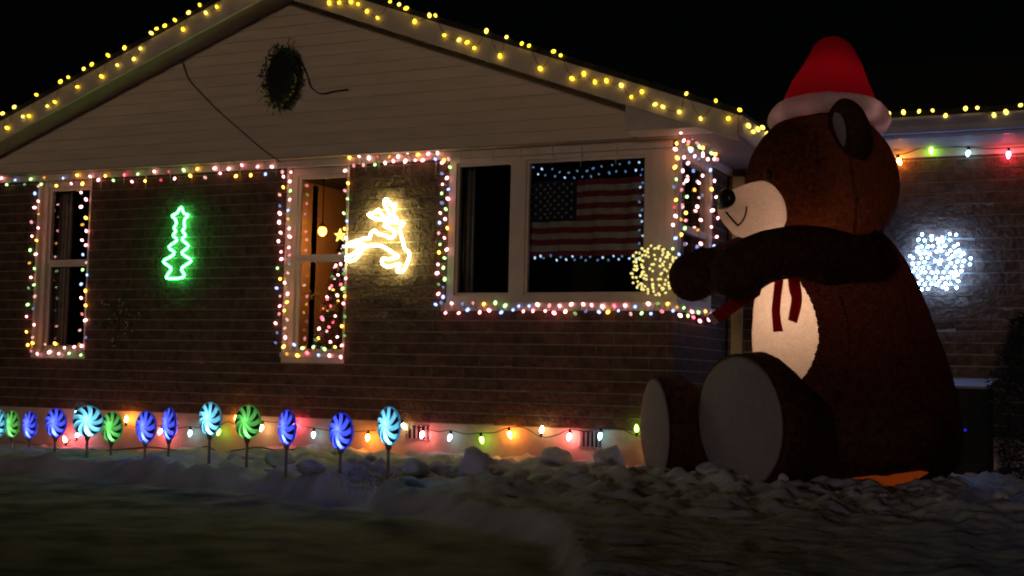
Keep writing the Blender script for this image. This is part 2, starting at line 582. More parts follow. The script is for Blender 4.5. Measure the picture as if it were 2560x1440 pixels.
# foundation, vents
mb = MB().box(XL, XR - 0.02, YW + 0.025, YW + 0.3, -0.6, ZF)
mb.box(XR - 0.3, XR - 0.025, YW + 0.3, YB + 0.025, -0.6, ZF)
mb.box(XR - 0.025, 3.2, YB + 0.025, YB + 0.3, -0.6, ZF)
mb.box(XL, XL + .3, YW + .3, 19, -.6, ZF)
hp('foundation', mb, 'concrete')
hp('side_wall', MB().box(XL + .004, XL + .2, YW + .2, 19, ZF, ZS), 'brick')
for (x0, x1, yy0, yy1) in ((1014, 1072, 1064, 1096), (1450, 1503, 1080, 1116)):
    a, b = at(x0, yy1, YW + 0.02), at(x1, yy0, YW + 0.02)
    v = hp('foundation_vent', MB().box(a.x, b.x, YW + 0.018, YW + 0.03, a.z, b.z), 'black')
    n = 5
    hp('vent_rail', MB().box(a.x - .012, b.x + .012, YW + 0.008, YW + 0.018, b.z, b.z + .012), 'vent', v)
    hp('vent_rail', MB().box(a.x - .012, b.x + .012, YW + 0.008, YW + 0.018, a.z - .012, a.z), 'vent', v)
    for k in range(n):
        x = a.x + (b.x - a.x) * (k + .5) / n
        hp('louvre', MB().box(x - .008, x + .008, YW + 0.006, YW + 0.017, a.z, b.z), 'vent', v)

# gable: lap siding planks
AP = Vector((-7.175, 0, 4.49)); PITCH = 0.365
GH = 0.30      # roof+fascia vertical depth above the siding edge
def roof_z(x): return AP.z - PITCH * abs(x - AP.x)
gable = hp('gable_wall', MB().prism([(XL, YG + .03, ZS + .01), (XR, YG + .03, ZS + .01), (XR, YG + .03, roof_z(XR) - .12), (AP.x, YG + .03, AP.z - .12), (XL, YG + .03, roof_z(XL) - .12)], (0, .12, 0)), 'siding')
EXPO = 0.106
z = ZS
k = 0
while z < AP.z - 0.25:
    hw0 = (AP.z - .14 - z) / PITCH
    hw1 = (AP.z - .14 - (z + EXPO)) / PITCH
    xl0, xr0 = max(XL, AP.x - hw0), min(XR, AP.x + hw0)
    xl1, xr1 = max(XL, AP.x - hw1), min(XR, AP.x + hw1)
    y0, y1 = YG + .004 + random.uniform(-.002, .002), YG + .021
    mb = MB().add([(xl0, y0, z), (xr0, y0, z), (xr1, y1, z + EXPO + .012), (xl1, y1, z + EXPO + .012),
                   (xl0, YG + .03, z), (xr0, YG + .03, z), (xr1, YG + .03, z + EXPO + .012), (xl1, YG + .03, z + EXPO + .012)],
                  [(0, 1, 2, 3), (7, 6, 5, 4), (4, 5, 1, 0), (1, 5, 6, 2), (2, 6, 7, 3), (3, 7, 4, 0)])
    hp('siding_plank', mb, 'siding', gable)
    z += EXPO
# soffit under the gable overhang and frieze board on the brick
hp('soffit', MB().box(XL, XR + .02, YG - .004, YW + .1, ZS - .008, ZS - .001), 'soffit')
hp('frieze_board', MB().box(XL, WC[0], YW - .022, YW + .01, ZS - .075, ZS - .01).box(WC[0], XR - .03, YW - .022, YW + .01, ZS - .075, ZS - .01), 'trim')
# roof slabs with rake fascia
YF = 10.13
XE = -2.72; XEL = 2 * AP.x - XE
roof = hp('roof', MB().prism([(XEL, YF, roof_z(XEL)), (AP.x, YF, AP.z), (XE, YF, roof_z(XE)), (XE, YF, roof_z(XE) + .05), (AP.x, YF, AP.z + .05), (XEL, YF, roof_z(XEL) + .05)], (0, 9.5, 0)), 'roof')
def fascia_poly(xa, xb, d0, d1, y):
    return [(xa, y, roof_z(xa) - d1), (xb, y, roof_z(xb) - d1), (xb, y, roof_z(xb) - d0), (xa, y, roof_z(xa) - d0)]
hp('rake_fascia', MB().prism(fascia_poly(XEL, AP.x, .005, .205, YF + .004), (0, .03, 0)), 'fascia')
hp('rake_fascia', MB().prism(fascia_poly(AP.x + .002, XE, .005, .205, YF + .004), (0, .03, 0)), 'fascia')
# sloping rake soffits
for xa, xb in ((XEL, AP.x), (AP.x + .002, XE)):
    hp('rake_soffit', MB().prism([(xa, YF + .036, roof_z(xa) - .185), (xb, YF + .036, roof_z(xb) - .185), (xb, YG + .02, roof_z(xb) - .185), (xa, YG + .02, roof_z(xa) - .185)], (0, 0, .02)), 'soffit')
# boxed eave return at the right corner, side eave fascia, side soffit
zr = roof_z(XE)
hp('eave_return', MB().prism([(XR - .30, YF + .036, ZS - .004), (XE + .02, YF + .036, ZS - .004), (XE + .02, YF + .036, zr - .02), (XR - .30, YF + .036, roof_z(XR - .30) - .19)], (0, .33, 0)), 'fascia')
hp('eave_fascia', MB().box(XE - .002, XE + .03, YF + .04, 11.74, zr - .17, zr - .004), 'fascia')
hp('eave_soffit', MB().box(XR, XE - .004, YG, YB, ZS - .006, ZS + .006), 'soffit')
hp('side_frieze', MB().box(XR - .01, XR + .022, YW + .02, YB, ZS - .075, ZS - .008), 'trim')
# wing eave: fascia, gutter, soffit, roof
YE = 11.74
hp('wing_roof', MB().prism([(XE - .3, YE, 3.07), (3.4, YE, 3.07), (3.4, YE + 4, 4.45), (XE - .3, YE + 4, 4.45)], (0, 0, .06)), 'roof')
hp('wing_soffit', MB().box(XE + .03, 3.4, YE + .03, YB + .02, ZW - .012, ZW + .012), 'soffit')
hp('wing_fascia', MB().box(XE + .03, 3.4, YE + .002, YE + .03, ZW - .01, 3.07), 'gutter')
gpts = [(YE - .10, 3.01), (YE - .105, 2.985), (YE - .085, 2.93), (YE - .075, 2.875), (YE, 2.875), (YE, 2.885), (YE - .065, 2.885), (YE - .075, 2.94), (YE - .09, 3.0)]
hp('gutter', MB().prism([(XE + .032, y, z + .05) for y, z in gpts], (6.1, 0, 0)), 'gutter')
hp('wing_frieze', MB().box(XR, 3.2, YB - .022, YB + .01, ZW - .085, ZW - .014), 'trim')
# downspout in the inside corner
dx = XR + 0.10
hp('downspout', MB().box(dx - .045, dx + .045, YB - .085, YB - .012, 0.25, ZS - .09).box(dx - .05, dx - .03, YB - .092, YB - .085, 0.25, ZS - .09).box(dx + .03, dx + .05, YB - .092, YB - .085, 0.25, ZS - .09), 'downspout')

# windows
def window(x0, x1, z0, z1, rail):
    """double-hung window recessed in the brick"""
    y = YW + .07
    f = hp('window', MB().box(x0, x0 + .07, y, y + .10, z0, ZS - .01).box(x1 - .06, x1, y, y + .10, z0, ZS - .01).box(x0 + .07, x1 - .06, y, y + .10, z1 - .07, ZS - .01).box(x0 + .07, x1 - .06, y, y + .1, z0, z0 + .05), 'trim')
    hp('sill', MB().box(x0 - .0, x1 + .0, YW - .03, y - .002, z0 + .0, z0 + .045).box(x0, x1, YW - .005, YW + .05, z0 - .05, z0 - .002), 'trim', f)
    hp('reveal', MB().box(x0 + .001, x0 + .02, YW - .004, y - .002, z0 + .047, ZS - .08).box(x1 - .02, x1 - .001, YW - .004, y - .002, z0 + .047, ZS - .08), 'trim', f)
    a0, a1 = x0 + .07, x1 - .06
    for (b0, b1, yy) in ((z0 + .05, rail, y + .05), (rail, z1 - .07, y + .03)):
        s = hp('sash', MB().box(a0, a0 + .03, yy, yy + .025, b0, b1).box(a1 - .03, a1, yy, yy + .025, b0, b1).box(a0 + .03, a1 - .03, yy, yy + .025, b0, b0 + .035).box(a0 + .03, a1 - .03, yy, yy + .025, b1 - .035, b1), 'trim', f)
        hp('pane', MB().box(a0 + .03, a1 - .03, yy + .010, yy + .014, b0 + .035, b1 - .035), 'glass', f)
    return f
window(*WA[:4], 1.85)
window(*WB[:4], 1.85)
# corner picture window
y = YW + .02
cx0 = WC[0]
zc0, zc1 = 1.39, ZS - .075
m0, m1 = at(1276, 560, y).x, at(1312, 560, y).x
p1 = at(1612, 560, y).x
f = hp('window', MB().box(cx0, cx0 + .07, y, y + .12, zc0, zc1).box(m0, m1, y, y + .12, zc0 + .09, zc1 - .04).box(p1, XR - .005, y, y + .12, zc0 + .09, zc1 - .04)
       .box(cx0 + .07, XR - .005, y, y + .12, zc0, zc0 + .09).box(cx0 + .07, XR - .005, y, y + .12, zc1 - .04, zc1), 'trim')
hp('sill', MB().box(cx0 - .02, XR + .05, YW - .045, y - .002, zc0 - .05, zc0 + .02), 'trim', f)
for a, b in ((cx0 + .07, m0), (m1, p1)):
    hp('sash', MB().box(a, a + .02, y + .03, y + .06, zc0 + .09, zc1 - .04).box(b - .02, b, y + .03, y + .06, zc0 + .09, zc1 - .04).box(a + .02, b - .02, y + .03, y + .06, zc0 + .09, zc0 + .115).box(a + .02, b - .02, y + .03, y + .06, zc1 - .065, zc1 - .04), 'trim', f)
    hp('pane', MB().box(a + .02, b - .02, y + .043, y + .047, zc0 + .115, zc1 - .065), 'glass', f)
hp('corner_post', MB().box(XR - .004, XR + .015, YW + .02, YW + .12, zc0, zc1), 'trim', f)
hp('mullion_board', MB().box(p1 + .06, XR - .09, y - .012, y - .002, zc0 + .10, zc1 - .05), 'trim', f)
sx = XR
f = hp('window', MB().box(sx - .10, sx - .005, YW + .142, SIDE[1], zc0, zc0 + .08).box(sx - .10, sx - .005, YW + .142, SIDE[1], zc1 - .05, zc1).box(sx - .10, sx - .005, SIDE[1] - .09, SIDE[1], zc0 + .08, zc1 - .05).box(sx - .10, sx - .005, YW + .142, YW + .16, zc0 + .08, zc1 - .05), 'trim')
hp('sill', MB().box(sx - .004, sx + .05, YW + .12, SIDE[1] + .03, zc0 - .05, zc0 + .02), 'trim', f)
hp('meeting_rail', MB().box(sx - .075, sx - .025, YW + .161, SIDE[1] - .091, 2.04, 2.10), 'trim', f)
hp('pane', MB().box(sx - .052, sx - .048, YW + .161, SIDE[1] - .091, zc0 + .081, 2.039), 'glass', f)
hp('pane', MB().box(sx - .052, sx - .048, YW + .161, SIDE[1] - .091, 2.101, zc1 - .051), 'glass', f)

# rooms behind the windows
YI = YW + .21
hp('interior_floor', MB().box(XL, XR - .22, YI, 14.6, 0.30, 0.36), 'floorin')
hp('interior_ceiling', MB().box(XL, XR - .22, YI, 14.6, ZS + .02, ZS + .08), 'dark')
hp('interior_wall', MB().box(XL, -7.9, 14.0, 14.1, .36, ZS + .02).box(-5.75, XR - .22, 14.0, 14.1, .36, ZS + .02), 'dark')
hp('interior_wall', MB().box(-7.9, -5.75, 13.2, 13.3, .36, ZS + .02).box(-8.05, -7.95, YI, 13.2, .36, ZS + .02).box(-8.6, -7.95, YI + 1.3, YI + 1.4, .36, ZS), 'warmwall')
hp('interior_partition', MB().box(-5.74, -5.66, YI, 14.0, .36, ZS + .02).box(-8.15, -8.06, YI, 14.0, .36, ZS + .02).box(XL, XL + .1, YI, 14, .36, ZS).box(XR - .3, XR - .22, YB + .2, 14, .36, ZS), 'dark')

# ---------------------------------------------------------------- curtains and things seen through the windows
def curtain(label, x0, x1, yc, z0, z1, m, folds, group=None, axis_='x'):
    mb = MB()
    n = folds * 8
    cols = []
    for i in range(n + 1):
        t = i / n
        d = 0.035 * math.sin(t * folds * 2 * math.pi) + 0.008 * math.sin(t * folds * 4.3)
        a = x0 + (x1 - x0) * t
        cols.append((a, yc + d) if axis_ == 'x' else (yc + d, a))
    o = Vector(((cols[0][0] + cols[-1][0]) / 2, (cols[0][1] + cols[-1][1]) / 2, z0))
    mb.o = o
    vs = [(x, y_, z_) for z_ in (z0, z1) for x, y_ in cols]
    k = n + 1
    mb.add(vs, [(i, i + 1, k + i + 1, k + i) for i in range(n)])
    ob = mb.build('curtain', m, None, True)
    sol = ob.modifiers.new('thickness', 'SOLIDIFY')
    sol.thickness = 0.004
    return tag(ob, label, 'curtain', group)
curtain('dark drape hanging inside the left pane of the picture window', at(1150, 560, YW + .35).x, at(1200, 560, YW + .35).x, YW + .24, 1.3, 2.7, 'curtain', 5)
curtain('grey-brown drape behind the glass of the leftmost window', at(150, 560, YW + .3).x, at(188, 560, YW + .3).x, YW + .27, .9, 2.7, 'curtain', 4)
curtain('tan drape inside the corner window on the side wall', YW + .36, YW + .84, XR - .20, 1.3, 2.72, 'tancurtain', 4, None, 'y')

# flag
YFl = YW + .17
fa, fb = at(1322, 462, YFl), at(1606, 640, YFl)
ftop_l, fbot = at(1322, 452, YFl).z, at(1465, 641, YFl).z
ftop = at(1465, 448, YFl).z
flag = thing('flag', 'red, white and blue striped flag with stars hung inside the large window pane', 'flag', ((fa.x + fb.x) / 2, YFl, fbot))
FO = Vector(flag.location)
sh = (ftop - fbot) / 13
def flag_y(x, z): return YFl + 0.022 * math.sin(x * 17 + z * 2.5) + 0.012 * math.sin(x * 41 - z * 4)
fw = fb.x - fa.x
can_x = fa.x + fw * 0.42
for i in range(13):
    z1 = ftop - i * sh
    xa = can_x if i < 7 else fa.x
    n = 40
    mb = MB(FO)
    vs = []
    for zz in (z1 - sh, z1):
        for j in range(n + 1):
            x = xa + (fb.x - xa) * j / n
            vs.append((x, flag_y(x, zz), zz))
    mb.add(vs, [(j, j + 1, n + 2 + j, n + 1 + j) for j in range(n)])
    o = mb.build('red_stripe' if i % 2 == 0 else 'white_stripe', 'flagred' if i % 2 == 0 else 'flagwhite', flag, True)
mb = MB(FO)
n = 20
vs = []
for zz in (ftop - 7 * sh, ftop):
    for j in range(n + 1):
        x = fa.x + (can_x - fa.x) * j / n
        vs.append((x, flag_y(x, zz), zz))
mb.add(vs, [(j, j + 1, n + 2 + j, n + 1 + j) for j in range(n)])
canton = mb.build('canton', 'flagblue', flag, True)
mb = MB(FO)
cw, ch = can_x - fa.x, 7 * sh
for r_ in range(9):
    for c_ in range(6 if r_ % 2 == 0 else 5):
        x = fa.x + cw * ((2 * c_ + (1 if r_ % 2 == 0 else 2)) / 12)
        zz = ftop - ch * (r_ + 1) / 10
        pts = []
        for q in range(10):
            rad = 0.017 if q % 2 == 0 else 0.007
            a = math.pi / 2 + q * math.pi / 5
            pts.append((x + rad * math.cos(a), flag_y(x, zz) - .009, zz + rad * math.sin(a)))
        mb.add(pts, [tuple(range(10))])
tag(mb.build('stars', 'flagwhite', canton), kind='stuff')

# ---------------------------------------------------------------- light strings
def bulb_mesh(name, r, l):
    mb = MB().sphere((0, 0, 0), ((r, 0, 0), (0, r, 0), (0, 0, l)), 8, 5)
    return mb.mesh(name, True)
BM = {}
def bulb(mname, r=0.0155, l=0.021):
    key = (mname, r, l)
    if key not in BM:
        me = bulb_mesh('bulb', r, l)
        me.materials.append(M[mname])
        BM[key] = me
    return BM[key]
MULTI = ['pink'] * 5 + ['rose'] * 6 + ['amber'] * 6 + ['green'] * 4 + ['blue'] * 4 + ['red'] * 1
def pick():
    k = random.choice(MULTI)
    return ('d_' if random.random() < (0.16 if k != 'blue' else .35) else 'b_') + k
def string(label, pts, mats=pick, r=0.0138, l=0.0185, cat='light string', group='multicoloured mini light strings', wire='wire', name='light_string', wr=0.0019):
    """pts: bulb positions in order along the wire"""
    o = Vector(pts[0])
    t = thing(name, label, cat, o, group)
    wp = []
    for i, p in enumerate(pts):
        p = Vector(p)
        wp.append(p + Vector((0, 0.008, 0.008)) + Vector((random.uniform(-.008, .008), 0, random.uniform(-.004, .008))))
        if i < len(pts) - 1:
            q = Vector(pts[i + 1])
            wp.append((p + q) / 2 + Vector((random.uniform(-.006, .006), .004, -.006 - .05 * abs((q - p).x))))
    mb = MB(o)
    mb.tube(sm(wp, 2), wr, 5)
    mb.build('wire', wire, t, True)
    for i, p in enumerate(pts):
        m = mats(i) if mats is not pick else pick()
        if m is None: continue
        k_ = random.uniform(.82, 1.16)
        inst('bulb', bulb(m, r, l), t, Vector(p) - o, (random.uniform(-1.2, 1.2), random.uniform(-1.2, 1.2), 0), (k_, k_, k_))
    return t
def path_px(pp, spacing, zig, f):
    """pp: pixel polyline; zigzag perpendicular; f maps a pixel to a point"""
    out = []
    carry = 0
    k = 0
    for (x0, y0), (x1, y1) in zip(pp, pp[1:]):
        d = math.hypot(x1 - x0, y1 - y0)
        nx_, ny_ = -(y1 - y0) / d, (x1 - x0) / d
        s = carry
        while s < d:
            a = (zig if k % 2 else -zig) * random.uniform(.35, 1.15)
            j = random.uniform(-.3, .3) * spacing
            out.append(f(x0 + (x1 - x0) * (s + j) / d + nx_ * a, y0 + (y1 - y0) * (s + j) / d + ny_ * a))
            s += spacing
            k += 1
        carry = s - d
    return out
fw_ = lambda dy: (lambda x, y: at(x, y, YW - dy))
string('coloured mini light string under the eave left of the narrow lit window', path_px([(2, 458), (330, 441), (712, 420)], 19, 12, fw_(.05)))
string('coloured mini light string framing the leftmost window', path_px([(92, 470), (72, 880)], 17, 9, fw_(.03)) + path_px([(84, 872), (212, 876)], 13, 13, fw_(.045)) + path_px([(208, 862), (212, 468)], 19, 8, fw_(.03)))
string('dense coloured mini light string framing the narrow warm-lit window', path_px([(716, 432), (700, 880)], 11.5, 13, fw_(.035)) + path_px([(706, 876), (856, 878)], 13, 13, fw_(.045)) + path_px([(858, 862), (866, 428)], 24, 4, fw_(.03)))
string('coloured mini light string under the eave above the glowing reindeer', path_px([(872, 404), (1118, 388)], 12.5, 12, fw_(.05)))
string('coloured mini light string down the left side of the picture window', path_px([(1116, 396), (1099, 762)], 12.5, 10, fw_(.03)))
string('coloured mini light string along the bottom of the picture window', path_px([(1104, 770), (1688, 772)], 13.5, 12, fw_(.055)))
fs_ = lambda dx: (lambda x, y: atX(x, y, XR + dx))
string('coloured mini light string round the corner window of the side wall', path_px([(1690, 352), (1686, 640)], 24, 4, fs_(.02)) + path_px([(1692, 778), (1792, 796)], 9, 12, fs_(.06)))
string('coloured mini light string hanging down inside the corner window frame', path_px([(1716, 372), (1704, 640)], 20, 8, fs_(.02)) + path_px([(1745, 640), (1752, 400)], 30, 6, fs_(.02)) + path_px([(1780, 400), (1790, 660)], 24, 8, fs_(.03)))
string('tangle of coloured mini lights bunched under the side eave', path_px([(1702, 340), (1798, 368), (1712, 362), (1798, 396), (1720, 380)], 14, 8, fs_(.12)))
# yellow strings on the rakes and the wing gutter
def rake_pts(x0, x1, n):
    out = []
    for i in range(n):
        x = x0 + (x1 - x0) * (i + random.uniform(-.3, .3)) / (n - 1)
        out.append(Vector((x, YF - .02, roof_z(x) + random.choice((.035, .05, -.10, -.13, -.06)))))
    return out
yl = lambda i: random.choice(('b_yellow', 'b_yellow', 'b_pale'))
string('yellow light string along the left sloping edge of the gable roof', rake_pts(-10.95, -7.3, 38), yl, .0155, .021, group='yellow roof edge light strings')
string('yellow light string along the right sloping edge of the gable roof', rake_pts(-7.0, XE, 44) + [Vector((XE + .05, YF + .15 * k, zr - random.uniform(0, .10))) for k in range(1, 11)], yl, .0155, .021, group='yellow roof edge light strings')
string('pale yellow light string along the gutter right of the bear', [Vector((XE + .15 + .115 * k + random.uniform(-.03, .03), YE - .115, 3.05 + random.choice((.05, .0, .07, -.02)))) for k in range(26)], lambda i: 'b_pale', .016, .022, group='yellow roof edge light strings')
# icy string round the flag, inside the glass
YI2 = YW + .10
ip = path_px([(1335, 425), (1420, 440), (1520, 425), (1606, 412)], 11, 11, lambda x, y: at(x, y, YI2)) + path_px([(1604, 420), (1602, 640)], 17, 5, lambda x, y: at(x, y, YI2)) + path_px([(1596, 642), (1460, 648), (1325, 642)], 13, 5, lambda x, y: at(x, y, YI2)) + path_px([(1316, 640), (1317, 425)], 21, 5, lambda x, y: at(x, y, YI2))
string('icy blue-white light string round the flag behind the glass', ip, lambda i: random.choice(('b_icy', 'd_icy', 'd_icy', 'b_icy', 'd_icy')), 0.0095, .013, group='icy window light string')

# big C9 bulbs
C9M = {}
def c9_meshes(col):
    if col not in C9M:
        mb = MB()
        prof = [(0.0, .004), (.006, .012), (.02, .016), (.036, .0135), (.05, .007), (.056, .002)]
        mb.rings([[(r * math.cos(a * math.pi / 5), r * math.sin(a * math.pi / 5), -z_ - .005) for a in range(10)] for z_, r in prof])
        me = mb.mesh('bulb', True)
        me.materials.append(M['c_' + col])
        C9M[col] = me
    return C9M[col]
sk = MB()
sk.rings([[(r * math.cos(a * math.pi / 4), r * math.sin(a * math.pi / 4), z_) for a in range(8)] for z_, r in ((-.008, .012), (0, .014), (.02, .012), (.03, .006))])
SK = sk.mesh('socket', True)
SK.materials.append(M['black'])
def c9_string(label, items, f, sag=0.02, up=()):
    P = [(Vector(f(x, y_)), c) for x, y_, c in items]
    o = P[0][0]
    t = thing('large_bulb_string', label, 'light string', o, 'large bulb light strings')
    wp = []
    for i, (p, c) in enumerate(P):
        s = -1 if i in up else 1
        top = p + Vector((0, 0, .055 * s))
        wp.append(top)
        if i < len(P) - 1:
            wp.append((top + P[i + 1][0] + Vector((0, 0, .055))) / 2 + Vector((0, 0, -sag)))
        b = inst('bulb', c9_meshes(c), t, p + Vector((0, 0, .028 * s)) - o, (random.gauss(0, .25) + (0 if s > 0 else math.pi), random.gauss(0, .25), 0), (1.15, 1.15, 1.15))
        inst('socket', SK, t, p + Vector((0, 0, .03 * s)) - o, (0 if s > 0 else math.pi, 0, 0))
    MB(o).tube(sm(wp, 4), .004, 6).build('wire', 'wire', t, True)
found = [(165, 1100, 'pink'), (192, 1088, 'red'), (190, 1032, 'cyan'), (214, 1077, 'cyan'), (316, 1050, 'amber'), (404, 1078, 'pink'), (476, 1081, 'cyan'), (548, 1078, 'green'), (592, 1048, 'amber'), (656, 1068, 'warm'),  # the red bulb near the left end is added to strengthen the pink glow
         (730, 1062, 'red'), (784, 1085, 'cyan'), (920, 1092, 'amber'), (1004, 1066, 'warm'), (1057, 1085, 'pink'), (1127, 1092, 'cyan'), (1202, 1098, 'green'), (1272, 1085, 'amber'), (1353, 1076, 'warm'),
         (1425, 1090, 'pink'), (1502, 1088, 'cyan'), (1592, 1073, 'green'), (1660, 1085, 'amber')]
c9_string('large coloured bulbs strung along the white foundation of the house', found, lambda x, y_: at(x, y_, YW - .055), up=(0, 1, 4, 8, 18, 21))
c9_string('large coloured bulbs strung under the eave right of the bear', [(2160, 385, 'green'), (2245, 402, 'amber'), (2327, 375, 'green'), (2422, 383, 'cyan'), (2522, 385, 'red'), (2610, 372, 'amber')], lambda x, y_: at(x, y_, YB - .075), .01)

# ---------------------------------------------------------------- neon signs on the brick
def crop(pts, ox, oy, s): return [(ox + x / s, oy + y_ / s) for x, y_ in pts]
YN = YW - .055
tree = crop([(580, 175), (625, 270), (695, 300), (640, 360), (628, 440), (640, 500), (600, 540), (650, 620), (590, 680), (700, 785), (590, 885), (660, 950), (740, 1015), (590, 1130), (615, 1200), (630, 1255), (560, 1285), (450, 1292), (350, 1280), (385, 1210), (425, 1130), (300, 1025), (400, 960), (480, 885), (385, 800), (520, 690), (455, 620), (500, 550), (470, 500), (505, 440), (490, 360), (440, 310), (520, 265)], 360, 490, 6.261)
def neon(name, label, cat, loops, m, yn, rad=.0115):
    o = at(*loops[0][0][0], yn)
    t = thing(name, label, cat, o)
    for pts, closed, n in loops:
        w3 = [at(x, y_, yn) for x, y_ in pts]
        MB(o).tube(sm(w3, n, closed), rad, 8, closed).build('tube', m, t, True)
    # wire clips holding it off the wall
    for pts, closed, n in loops:
        for x, y_ in pts[::6]:
            p = at(x, y_, yn)
            MB(o).tube([p + Vector((0, .012, 0)), p + Vector((0, yn * 0 + (YW - yn), 0))], .004, 5).build('clip', 'clearwire', t)
    return t
neon('neon_tree', 'glowing green neon outline of a Christmas tree on the brick wall', 'neon sign', [(tree, True, 3)], 'neon_green', YW - .042)
d1 = crop([(940, 500), (1050, 510), (975, 600), (1000, 700), (1035, 830), (1060, 930), (1130, 985), (1125, 1090), (1090, 1180), (1050, 1265), (985, 1310), (930, 1275), (990, 1180), (900, 1190), (790, 1225), (690, 1170), (700, 1090), (790, 1100), (900, 1080), (950, 1055), (860, 990), (760, 930), (650, 875), (450, 890), (350, 970), (280, 1070), (190, 1130), (105, 1120), (140, 1060), (250, 990), (330, 910), (400, 850), (250, 880), (130, 875), (130, 850), (280, 800), (400, 760), (480, 760), (510, 670), (570, 630), (630, 690), (740, 710), (830, 755), (890, 700), (870, 620), (720, 550), (800, 510)], 850, 480, 6.545)
d2 = crop([(800, 500), (700, 450), (560, 430), (460, 365), (560, 345), (630, 290), (680, 370), (780, 450), (830, 400), (780, 300), (720, 170), (760, 115), (810, 170), (850, 230), (900, 190), (890, 300), (860, 420), (930, 420), (900, 500)], 850, 480, 6.545)
neon('neon_reindeer', 'glowing warm white neon outline of a leaping reindeer on the brick', 'neon sign', [(d1, True, 3), (d2, False, 3)], 'neon_warm', YN)

# ---------------------------------------------------------------- round LED decorations
def led_cluster(name, label, centre, rad, n, m, br, flat, axes, ring_m='clearwire'):
    o = Vector(centre)
    t = thing(name, label, 'light decoration', o)
    A, B_, N_ = axes
    if flat:
        for k in range(6):
            a = k * math.pi / 3 + .25
            d = A * math.cos(a) + B_ * math.sin(a)
            e = -A * math.sin(a) + B_ * math.cos(a)
            MB(o).tube([o, o + d * rad], .004, 5).tube([o + d * rad * .6, o + d * rad * .85 + e * rad * .28], .004, 5).tube([o + d * rad * .6, o + d * rad * .85 - e * rad * .28], .004, 5).build('spoke', ring_m, t)
        pts = []
        for rr, cnt_ in ((.10, 3), (.40, 13), (.58, 18), (.77, 24), (.95, 29)):
            for k in range(cnt_):
                a = 2 * math.pi * (k + .5 * random.random()) / cnt_ + rr * 3
                q = rad * rr * (1 + .17 * rr * math.cos(6 * a)) + random.uniform(-.006, .006)
                pts.append(o + A * q * math.cos(a) + B_ * q * math.sin(a) + N_ * random.uniform(0, .02))
    else:
        for k in range(4):
            a = k * math.pi / 4
            d = A * math.cos(a) + N_ * math.sin(a)
            MB(o).tube([o + (d * math.cos(q * math.pi / 12) + B_ * math.sin(q * math.pi / 12)) * rad * .95 for q in range(24)], .0018, 4, True).build('hoop', 'wire', t)
        pts = []
        for k in range(n):
            zf = 1 - 2 * (k + .5) / n
            af = k * 2.39996 + random.uniform(-.25, .25)
            v = Vector((math.sqrt(1 - zf * zf) * math.cos(af), math.sqrt(1 - zf * zf) * math.sin(af), zf)) * random.uniform(.80, 1.04)
            pts.append(o + (A * v.x + B_ * v.z + N_ * v.y) * rad)
        random.shuffle(pts)
    for p in pts:
        inst('bulb', bulb(m, br, br * 1.3), t, p - o, (random.uniform(-1.5, 1.5), random.uniform(-1.5, 1.5), 0))
    return t
AX = (Vector((1, 0, 0)), Vector((0, 0, 1)), Vector((0, -1, 0)))
bc = at(1637, 675, YW - .32)
ball = led_cluster('light_ball', 'hanging ball of small warm yellow lights by the bear paw', bc, .205, 130, 'b_ball', .0105, False, AX)
MB(bc).tube([bc + Vector((0, 0, .2)), Vector((bc.x, YG + .02, ZS - .009))], .0012, 4).build('hanging_line', 'clearwire', ball)
led_cluster('snowflake_light', 'round cluster of bright bluish white lights on the wing wall', at(2345, 655, YB - .06), .255, 118, 'b_white', .0108, True, AX)

